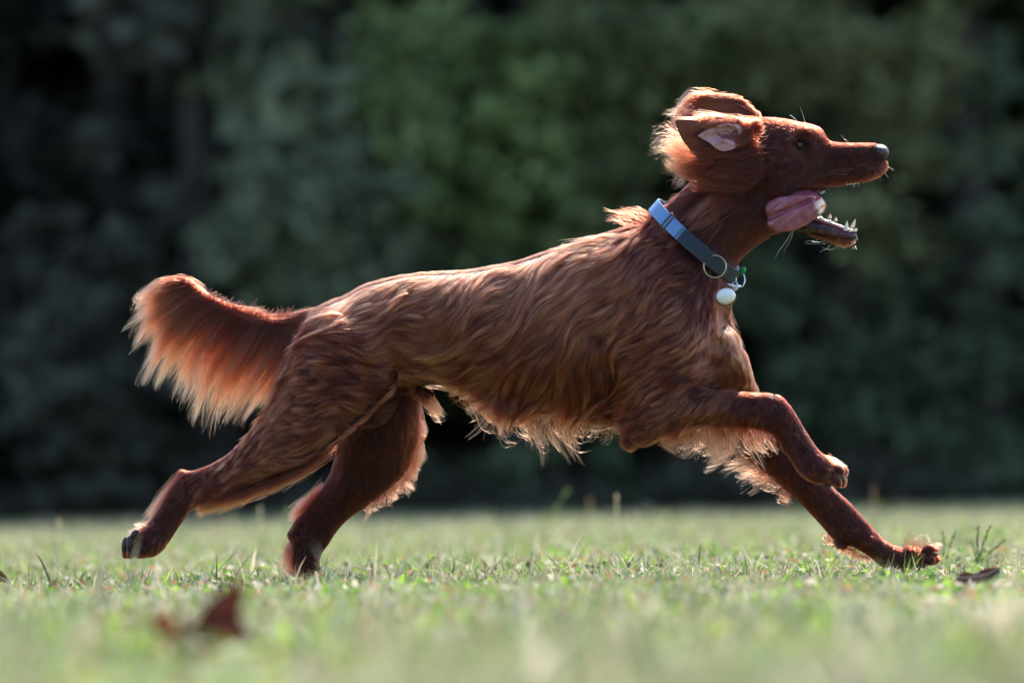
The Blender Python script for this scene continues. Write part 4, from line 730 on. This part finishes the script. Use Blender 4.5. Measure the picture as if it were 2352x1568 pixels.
sets = [blades(70000, 0, (-6.5, 27), .030, .0065, .7, lambda y: .22 * (y + 10) + 3.2, .06, lambda y: .10 * (y + 10.6) + .45), blades(66000, 0, (-6.6, -2.6), .026, .0028, .7, lambda y: .10 * (y + 10.6) + .35), blades(165000, 0, (-2.6, 5.0), .021, .0021, .7, lambda y: .09 * (y + 10) + .45),
        blades(42000, 0, (5.5, 15), .028, .004, .7, lambda y: .09 * (y + 10) + .6), blades(32000, 0, (15, 29), .032, .008, .7, lambda y: .09 * (y + 10) + 1.0, .30), blades(3200, 0, (-6.4, -3), .038, .008, .5, lambda y: .10 * (y + 10.6) + .4, -.25), blades(2400, 0, (-6.4, -2), .04, .007, .9, lambda y: .10 * (y + 10.6) + .4, .45), blades(9000, 0, (-2.6, 3), .022, .0016, 1.6, lambda y: .09 * (y + 10) + .45, .25),
        blades(1800, 0, (-6.4, 8), .042, .0042, .5, lambda y: .10 * (y + 10.6) + .4)]
off = 0; VV = []; QQ = []; CC = []
for v, q, t3, c in sets:
    VV.append(v); QQ.append(q + off); QQ.append(t3 + off); CC.append(c); off += len(v)
VV = np.concatenate(VV); QQ = np.concatenate(QQ); CC = np.concatenate(CC)
# the last face of each blade is a triangle: give its tip a twin vertex-free quad by using triangles for all
quads = QQ[QQ[:, 2] != QQ[:, 3]]; tri = QQ[QQ[:, 2] == QQ[:, 3]][:, :3]
TT = np.concatenate([quads[:, [0, 1, 2]], quads[:, [0, 2, 3]], tri])
gr = fast_mesh('grass', VV, TT, 3, bl_, col=CC); tag(gr, 'short patchy lawn grass, green mixed with dry straw blades', 'grass', kind='stuff')

# clover and broad-leaved weeds low in the turf
def weeds(n, yr, s):
    y = rng.uniform(*yr, n); x = rng.uniform(-1, 1, n) * (.09 * (y + 10) + .4); z = gz(x, y) + rng.uniform(.008, .028, n)
    c = np.stack([x, y, z], -1); a = nrm(rng.normal(0, 1, (n, 3)) * np.array([1, 1, .5])); b = nrm(np.cross(a, rng.normal(0, 1, (n, 3)))); S_ = (s * rng.uniform(.5, 1.3, n))[:, None]
    V = np.stack([c - a * S_, c - b * S_ * .55, c + a * S_, c + b * S_ * .55], 1).reshape(-1, 3); o = (np.arange(n) * 4)[:, None] + np.array([[0, 1, 2, 3]])
    pal = np.array([(.12, .24, .04), (.26, .44, .05), (.08, .13, .06), (.34, .17, .07), (.46, .42, .36)]); cc = pal[rng.choice(5, n, p=[.32, .22, .16, .14, .16])]
    return V, o, np.repeat(np.hstack([cc, np.ones((n, 1))]), 4, 0)
v, q, c = weeds(26000, (-6.4, 9), .008); wo = fast_mesh('ground_cover', v, q, 4, bl_, col=c); tag(wo, 'tiny clover and weed leaves and dry bits among the grass', 'ground cover', kind='stuff')

# ------------------------------------------------------------------ seed stalks standing in the lawn
stalk_cols = {'pale': (.50, .48, .36), 'green': (.20, .32, .10), 'dark': (.16, .18, .10), 'brown': (.30, .22, .15)}
def ground_at(px, dist):
    y = dist - 10.05; p = P(px, 800, y); return np.array([p[0], y, float(gz(p[0], y))])
def stalk(px, dist, stems, label, group, colr, leafw=.003):
    b = ground_at(px, dist); root = empty('grass_stalk', tuple(b)); tag(root, label, 'grass stalk', group); c = stalk_cols[colr]
    for (dx, hz, bend, kind) in stems:
        k = 10; Q = [b + np.array([dx * t_ ** 1.4, .01 * t_, hz * (t_ - bend * t_ ** 3)]) for t_ in np.linspace(0, 1, k)]
        V = []; Fc = []; n_ = 5
        for i, p_ in enumerate(Q):
            r0 = .0016 * (1 - .6 * i / k)
            for j in range(n_): V.append(p_ + r0 * np.array([math.cos(j * 6.283 / n_), math.sin(j * 6.283 / n_), 0]))
        for i in range(k - 1):
            for j in range(n_): Fc.append((i * n_ + j, i * n_ + (j + 1) % n_, (i + 1) * n_ + (j + 1) % n_, (i + 1) * n_ + j))
        mesh_obj('stem', V, Fc, bl_, root, col=np.tile([*c, 1], (len(V), 1)))
        V = []; Fc = []
        if kind:      # a seed head: small grains up the last part of the stem
            m_ = 26
            for i in range(m_):
                t_ = .55 + .45 * i / m_; a0 = int(t_ * (k - 1)); f_ = t_ * (k - 1) - a0; p_ = Q[a0] * (1 - f_) + Q[min(a0 + 1, k - 1)] * f_
                d_ = nrm(Q[min(a0 + 1, k - 1)] - Q[a0 - 1] + rng.normal(0, .008, 3)); s_ = nrm(np.cross(d_, rng.normal(0, 1, 3))) * .0019; p_ = p_ + s_ * (1 if kind == 1 else 1.8); o = len(V)
                V += [p_ - d_ * .002, p_ + s_, p_ + d_ * .0055, p_ - s_]; Fc.append((o, o + 1, o + 2, o + 3))
            mesh_obj('seed_head', V, Fc, bl_, root, col=np.tile([c[0] * 1.1, c[1], c[2] * .9, 1], (len(V), 1)))
    for i in range(4):    # base leaves
        a = rng.uniform(0, 6.28); d = np.array([math.cos(a), math.sin(a), 0]); h_ = rng.uniform(.02, .05); w_ = np.array([-d[1], d[0], 0]) * leafw
        V = [b - w_, b + w_, b + d * h_ * .4 + w_ + (0, 0, h_ * .7), b + d * h_ * .4 - w_ + (0, 0, h_ * .7), b + d * h_ * .9 + (0, 0, h_)]
        mesh_obj('blade', V, [(0, 1, 2, 3), (3, 2, 4)], bl_, root, col=np.tile([.18, .30, .07, 1], (5, 1)))
ST = 'seed stalks standing up from the lawn'
stalk(125, 13.5, [(.004, .125, .0, 1)], 'pale upright seed stalk alone by the far left edge of the lawn', ST, 'pale')
stalk(588, 14.5, [(.002, .155, .0, 2)], 'pale seed stalk standing between the two hind paws', ST, 'pale')
stalk(655, 14.5, [(-.004, .152, .0, 2)], 'green seed stalk just behind the planted hind foot', ST, 'green')
stalk(1228, 15, [(.085, .20, .12, 1), (.05, .12, .0, 0)], 'arching green grass stalk under the belly, bent over to one side', ST, 'green', .006)
stalk(1342, 17, [(-.05, .15, .05, 0), (.01, .155, .0, 2)], 'pair of crossed pale stalks under the belly', ST, 'brown')
stalk(1409, 13.5, [(.001, .165, .0, 1)], 'tall straight straw coloured stalk under the dog\'s chest', ST, 'pale')
stalk(1650, 16, [(-.06, .13, .1, 0), (-.03, .125, .1, 0)], 'two leaning dry stalks below the hanging leg feathers', ST, 'brown')
stalk(1999, 17, [(.003, .165, .0, 2)], 'blurred pinkish seed stalk behind the outstretched foreleg', ST, 'brown')
stalk(1140, 14, [(.02, .07, .2, 0), (-.03, .06, .1, 0), (.05, .06, .1, 1)], 'low tuft of thin stalks in front of the wood\'s edge, under the flank', ST, 'green', .005)
stalk(955, 11, [(-.035, .045, .2, 1), (.03, .05, .1, 1), (.055, .035, .2, 0)], 'thin wiry crabgrass clump right of the planted hind foot', ST, 'green')
stalk(2235, 10.9, [(.004, .085, .0, 1), (.028, .088, .0, 1), (.055, .062, .05, 1), (.072, .052, .3, 0), (.03, .04, .1, 0), (-.01, .06, .0, 0)], 'crabgrass with spread dark seed fingers beyond the front paw', ST, 'dark', .005)
stalk(2162, 11.2, [(-.004, .068, .0, 1), (.022, .066, .0, 1)], 'two short olive seed stalks close behind the front toes', ST, 'green')
stalk(2030, 9.75, [(-.022, .034, .2, 0), (.012, .055, .0, 0)], 'bright green blade crossing the front paw\'s wrist', ST, 'green', .0014)
stalk(735, 9.7, [(-.012, .050, .0, 1), (.014, .042, .0, 0)], 'small stalk crossing the planted hind foot', ST, 'green', .0015)

# ------------------------------------------------------------------ dead leaves
def dead_leaf(px, py, dist, outline, rib, yaw, label, c1, c2, ribw=.0016, amp=.006):
    """outline and rib in px of the photograph; the blade is folded along the rib and curled"""
    dep = dist - 10.05; root_p = P(px, py, dep); root = empty('dead_leaf', tuple(root_p)); tag(root, label, 'leaf', 'dead leaves lying in the grass')
    O = cr(np.array(outline + [outline[0]], float), 3)[:-1]; c = np.mean(np.array(rib), 0)
    r0, r1 = np.array(rib[0], float), np.array(rib[-1], float); ld = nrm(r1 - r0); ln = np.array([-ld[1], ld[0]]); sc = dist / FPX
    def dpt(q):
        d = ((q - r0) @ ln) * sc; a = ((q - r0) @ ld) * sc
        return dep - np.abs(d) * yaw + amp * np.sin(a * 260 + d * 90) * np.clip(np.abs(d) / .01, 0, 1)
    V = []; Fc = []; nr = 10; n = len(O)
    for side in (0, 1):
        for k in range(nr + 1):
            q = c + (O - c) * k / nr; V.append(P(q[:, 0], q[:, 1], dpt(q) + side * .0004))
    V = np.concatenate(V); b_ = (nr + 1) * n
    for s in (0, 1):
        for k in range(nr):
            for j in range(n):
                f = (s * b_ + k * n + j, s * b_ + k * n + (j + 1) % n, s * b_ + (k + 1) * n + (j + 1) % n, s * b_ + (k + 1) * n + j); Fc.append(f if s else f[::-1])
    for j in range(n): Fc.append((nr * n + j, nr * n + (j + 1) % n, b_ + nr * n + (j + 1) % n, b_ + nr * n + j))
    m = leafy('dead_leaf_blade', .5, .6, .3); x, y = px_of(V); sgn = ((np.stack([x, y], -1) - r0) @ ln) > 0
    nse = (.5 + .5 * np.sin(x * .21 + y * .13) * np.sin(y * .17 - x * .05))[:, None]
    C = np.where(sgn[:, None], np.array(c1), np.array(c2)) * (.75 + .5 * nse)
    mesh_obj('blade', V, Fc, m, root, col=np.hstack([C, np.ones((len(V), 1))]))
    q = cr(np.array(rib, float), 5); pth = P(q[:, 0], q[:, 1], dpt(q) - .001); tube('midrib', pth, ribw, simple('leaf_rib', (.48, .34, .24), .7, .2), 8, False, root)
dead_leaf(450, 1490, 6.0, [(347,1419),(374,1404),(406,1429),(425,1414),(440,1438),(453,1416),(487,1370),(525,1345),(553,1325),(561,1370),(553,1416),(567,1443),(596,1475),(564,1465),(534,1477),(499,1486),(469,1499),(451,1514),(422,1508),(386,1494),(362,1465)],
          [(421,1414),(436,1443),(449,1475),(465,1516)], .55, 'large curled reddish brown dead leaf with an orange edge, below the hind leg', (.42, .13, .05), (.19, .07, .05), .0022)
dead_leaf(2250, 1335, 8.9, [(2196,1330),(2206,1316),(2222,1312),(2236,1320),(2250,1310),(2272,1304),(2298,1302),(2294,1314),(2280,1326),(2270,1338),(2255,1334),(2240,1345),(2222,1342),(2205,1338)],
          [(2198,1326),(2230,1324),(2265,1318),(2296,1304)], .4, 'dark purple brown dead leaf lying low in the grass beyond the front paw', (.10, .035, .04), (.14, .055, .055), .0011, .004)
dead_leaf(2, 1328, 9.6, [(-28,1322),(-12,1308),(2,1310),(16,1326),(20,1338),(4,1336),(-14,1342)], [(-28,1324),(-8,1322),(8,1328),(19,1336)], .4, 'small brown dead leaf at the very left end of the lawn', (.16, .06, .04), (.12, .05, .04), .0010, .003)

# ------------------------------------------------------------------ the wood behind the lawn
leafm = leafy('forest_leaf', .22, .55, .35); bark = simple('bark', (.035, .028, .024), .9, .2, noise=(9, (.07, .06, .052), 1.0))
def leaves(c, s, n, size, colr, sp=1.0):
    """n leaf-sized faces scattered in blobs c (m,3) with radii s (m,3)"""
    i = rng.integers(0, len(c), n); u = nrm(rng.normal(0, 1, (n, 3))) * (rng.random((n, 1)) ** .7) * rng.uniform(.8, 1.5, (n, 1)); p = c[i] + u * s[i] * sp
    a = nrm(rng.normal(0, 1, (n, 3)) + np.array([0, 0, -.3])); b = nrm(np.cross(a, rng.normal(0, 1, (n, 3)))); S_ = (size * rng.uniform(.6, 1.4, n))[:, None]
    V = np.stack([p - a * S_, p - b * S_ * .55, p + a * S_, p + b * S_ * .55], 1).reshape(-1, 3)
    cl = np.array(colr)[None] * np.exp(rng.normal(0, .28, (n, 1))) * (1 + .18 * np.sin(i * 2.4))[:, None]
    return V, np.repeat(np.hstack([np.clip(cl, 0, 1), np.ones((n, 1))]), 4, 0)
def limb(path, rads, n_=9):
    V = []; Fc = []; Q = np.array(path, float); m_ = len(Q)
    for i in range(m_):
        d = nrm(Q[min(i + 1, m_ - 1)] - Q[max(i - 1, 0)]); s_ = nrm(np.cross(d, [.31, .95, .05])); u_ = np.cross(s_, d)
        for j in range(n_): a = 6.283 * j / n_; V.append(Q[i] + rads[i] * (s_ * math.cos(a) + u_ * math.sin(a)) * (1 + .08 * math.sin(j * 3 + i)))
    for i in range(m_ - 1):
        for j in range(n_): Fc.append((i * n_ + j, i * n_ + (j + 1) % n_, (i + 1) * n_ + (j + 1) % n_, (i + 1) * n_ + j))
    return np.array(V), Fc
def tree(kind, x, y, h, spread, blobs, low, colr, label, nlow=7000, nup=3500, lsz=.055, group='trees along the edge of the wood'):
    """tapered trunk and limbs; a crown of leaf clumps: 'low' gives hand-placed clumps (dx, dy, z, radius)"""
    root = empty(kind, (x, y, 0)); tag(root, label, kind.replace('_', ' '), group)
    P_ = []; lean = rng.normal(0, .05); tr = [(x + lean * t_ * h * .5, y + .1 * math.sin(t_ * 3), -.1 + t_ * h * .85) for t_ in np.linspace(0, 1, 9)]
    r0 = .018 * h + .02; P_.append(limb(tr, [r0 * (1.25 if i == 0 else 1) * (1 - .085 * i) for i in range(9)]))
    C = []; Sz = []
    for (dx, dy, z, r) in low: C.append((x + dx, y + dy, z)); Sz.append((r, r * .8, r * .62))
    for (dx, dy, z, r) in low[::5]:
        z0 = max(.3, z - .4); P_.append(limb([(x, y, z0), (x + dx * .4, y + dy * .4, z0 + (z - z0) * .3), (x + dx * .8, y + dy * .8, z - .05), (x + dx * 1.1, y + dy * 1.1, z)], [.03, .022, .014, .006], 6))
    v, f_ = merge(P_); mesh_obj('trunk', v, f_, bark, root)
    C2 = []; S2 = []
    for k in range(blobs):
        a = rng.uniform(0, 6.28); rr = spread * rng.random() ** .5; z = rng.uniform(.32, 1.0) * h; rr *= 1 - .5 * abs(z / h - .55); C2.append((x + rr * math.cos(a), y + rr * math.sin(a) * .8, z)); q = rng.uniform(.5, 1.0) * h * .09; S2.append((q, q, q * .7))
    vs = []; cs = []
    if low:
        v, c = leaves(np.array(C), np.array(Sz), nlow, lsz, colr); vs.append(v); cs.append(c)
    v, c = leaves(np.array(C2), np.array(S2), nup, .17, colr); vs.append(v); cs.append(c)
    v = np.concatenate(vs); fast_mesh('crown', v, np.arange(len(v)).reshape(-1, 4), 4, leafm, root, col=np.concatenate(cs))
def blobcloud(n, xr, zr, yr, rr):
    return [(rng.uniform(*xr), rng.uniform(*yr), rng.uniform(*zr), rng.uniform(*rr)) for _ in range(n)]
def at38(px, py, dy=0):
    p = P(px, py, 28 + dy); return p[0], p[2]
def clumps(x0, y0, pts, r=.3, dy=0):
    """leaf clumps that stand at the wood's edge where the photograph shows pale foliage"""
    out = []
    for q in pts:
        X, Z = at38(q[0], q[1]); rr = q[2] if len(q) > 2 else r
        out.append((X - x0, 28 + dy + rng.uniform(-.3, .3) - y0, Z, rr * .85))
        for _ in range(3): out.append((X - x0 + rng.normal(0, rr * .9), 28.5 + dy + rng.uniform(-.4, .6) - y0, max(.2, Z + rng.normal(0, rr * .8)), rr * rng.uniform(.35, .7)))
    return out
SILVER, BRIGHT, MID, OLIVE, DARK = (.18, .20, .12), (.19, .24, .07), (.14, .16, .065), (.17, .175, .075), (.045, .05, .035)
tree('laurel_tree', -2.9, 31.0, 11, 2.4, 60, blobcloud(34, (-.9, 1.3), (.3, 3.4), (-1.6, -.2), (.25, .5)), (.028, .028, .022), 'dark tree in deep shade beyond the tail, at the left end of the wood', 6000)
tree('thin_leaning_tree', -2.1, 29.6, 9, 1.2, 16, clumps(-2.1, 29.6, [(120,720,.3),(60,800,.28),(200,690,.25),(230,900,.22),(400,700,.3),(330,560,.28),(420,860,.25),(300,820,.28),(100,900,.3),(420,450,.2),(180,880,.2),(250,960,.22),(60,960,.2),(320,1010,.2),(150,1020,.2),(90,500,.15),(200,300,.12)]), (.075, .075, .055), 'grey thin-leaved sapling behind the tail plume', 5000)
tree('silver_shrub', -.95, 29.2, 6.5, .9, 16, clumps(-1.05, 29.2, [(700,350,.14),(740,420,.24),(780,500,.30),(860,520,.34),(700,560,.26),(560,470,.24),(530,400,.16),(600,600,.25),(820,620,.30),(900,430,.26),(650,660,.24),(930,560,.26),(480,620,.2),(560,330,.14),(740,250,.12),(620,520,.3),(760,360,.2),(680,480,.3),(850,690,.3),(540,560,.26),(720,690,.3),(450,540,.2),(590,400,.2)]), SILVER, 'grey-green broad shrub glowing pale above the dog\'s hips', 8000)
tree('hazel_tree', .05, 29.8, 10, 2.0, 40, clumps(.05, 29.8, [(900,120,.36),(930,230,.3),(1000,60,.3),(1080,150,.34),(1150,260,.3),(1080,380,.26),(1000,330,.3),(1200,90,.3),(1250,180,.3),(940,350,.25),(1170,430,.28),(1060,480,.25),(1250,330,.3),(1120,540,.3),(980,440,.2),(1300,430,.3)]), (.17, .22, .075), 'bright mid-green tree at the centre, above the dog\'s back', 8000)
tree('beech_tree', 1.3, 30.2, 12, 2.4, 50, clumps(1.3, 30.2, [(1330,60,.35),(1400,180,.35),(1350,300,.3),(1450,80,.35),(1500,220,.3),(1420,380,.3),(1560,120,.3),(1480,500,.28),(1600,60,.3),(1380,500,.26),(1300,560,.25)]), MID, 'mid-green tree filling the gap left of the dog\'s head', 7000)
tree('olive_oak', 2.35, 30.0, 11, 2.2, 50, clumps(2.35, 30.0, [(1750,120,.35),(1850,200,.35),(1950,100,.32),(2050,220,.32),(1900,80,.3),(2130,350,.3),(2000,480,.3),(2100,560,.3),(1820,120,.3),(1760,40,.3),(2180,150,.25),(2070,110,.3)]), OLIVE, 'olive-leaved oak above and ahead of the dog\'s muzzle', 6500)
tree('holly_tree', 3.3, 30.6, 10, 2.0, 45, clumps(3.3, 30.6, [(1850,700,.3),(1950,800,.3),(2080,760,.3),(2150,850,.3),(2000,900,.3),(2250,700,.3),(2200,960,.25),(1900,900,.28),(2280,500,.3),(1800,860,.25),(2300,850,.25),(2160,620,.35),(2260,350,.35),(2050,650,.3),(2320,200,.3),(1780,720,.3),(1700,960,.28),(2120,1010,.3),(2340,1000,.3),(2250,820,.3),(1950,980,.25),(2330,620,.3),(1750,560,.3)]), (.072, .095, .05), 'dark green bushy tree low behind the outstretched forelegs', 5000)
tree('bramble_bush', 1.5, 29.4, 6, 1.2, 10, clumps(1.5, 29.4, [(1380,820,.2),(1180,620,.2),(1750,620,.25),(1800,960,.22),(2300,1080,.2),(2220,1040,.2),(1160,1060,.16),(1180,1110,.16),(1400,1060,.14),(960,1060,.12)]), (.08, .11, .05), 'low straggly bush at the foot of the wood, under the dog\'s belly', 2600, 700)
for i, (x, y, h, lab) in enumerate(((-6.2, 31, 12, 'broad dark tree outside the photograph\'s left end of the wood'), (-9.5, 30.5, 11, 'second tree past the left end of the wood'), (6.4, 31, 12, 'broad green tree past the right end of the wood'), (9.8, 30.6, 11, 'second tree past the right end of the wood'))):
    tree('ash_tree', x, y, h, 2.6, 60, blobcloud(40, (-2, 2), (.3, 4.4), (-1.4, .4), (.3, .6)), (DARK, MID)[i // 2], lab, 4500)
# tall trees further in close the canopy
n_ = 120000; p = np.stack([rng.uniform(-24, 24, n_), rng.uniform(31.5, 50, n_), rng.random(n_) ** 1.35 * 12.5], -1)
keep = (p[:, 1] > 33.5) | (p[:, 2] > 3.0); p = p[keep]; n_ = len(p)
a = nrm(rng.normal(0, 1, (n_, 3))); b = nrm(np.cross(a, rng.normal(0, 1, (n_, 3)))); S_ = rng.uniform(.18, .42, (n_, 1))
v = np.stack([p - a * S_, p - b * S_ * .6, p + a * S_, p + b * S_ * .6], 1).reshape(-1, 3)
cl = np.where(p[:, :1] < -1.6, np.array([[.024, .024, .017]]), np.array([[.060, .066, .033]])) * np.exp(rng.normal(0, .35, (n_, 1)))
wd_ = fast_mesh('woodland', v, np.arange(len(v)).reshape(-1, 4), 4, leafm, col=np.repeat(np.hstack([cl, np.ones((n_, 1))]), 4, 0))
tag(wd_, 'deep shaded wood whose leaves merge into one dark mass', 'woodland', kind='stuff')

# undergrowth at the foot of the trees, and an unseen leaf screen added behind the camera to cut low sky light
v, c = leaves(np.stack([np.linspace(-16, 16, 90) + rng.normal(0, .2, 90), 25.8 + rng.normal(0, .5, 90), rng.uniform(.02, .22, 90)], -1), np.tile([[.5, .6, .14]], (90, 1)) * rng.uniform(.7, 1.2, (90, 1)), 16000, .05, (.035, .034, .02))
ug = fast_mesh('undergrowth', v, np.arange(len(v)).reshape(-1, 4), 4, leafm, col=c); tag(ug, 'low dark undergrowth running along the foot of the trees', 'undergrowth', kind='stuff')
n_ = 16000; p = np.stack([rng.uniform(-45, 45, n_), rng.uniform(-40, -31, n_), rng.random(n_) * 9], -1)
a = nrm(rng.normal(0, 1, (n_, 3))); b = nrm(np.cross(a, rng.normal(0, 1, (n_, 3)))); S_ = rng.uniform(.35, .8, (n_, 1))
v = np.stack([p - a * S_, p - b * S_ * .6, p + a * S_, p + b * S_ * .6], 1).reshape(-1, 3)
wb = fast_mesh('sky_screen', v, np.arange(len(v)).reshape(-1, 4), 4, leafm, col=np.tile([.05, .07, .035, 1], (len(v), 1))); tag(wb, 'unseen leaf screen added behind the viewpoint to cut low sky light', 'woodland', kind='stuff')
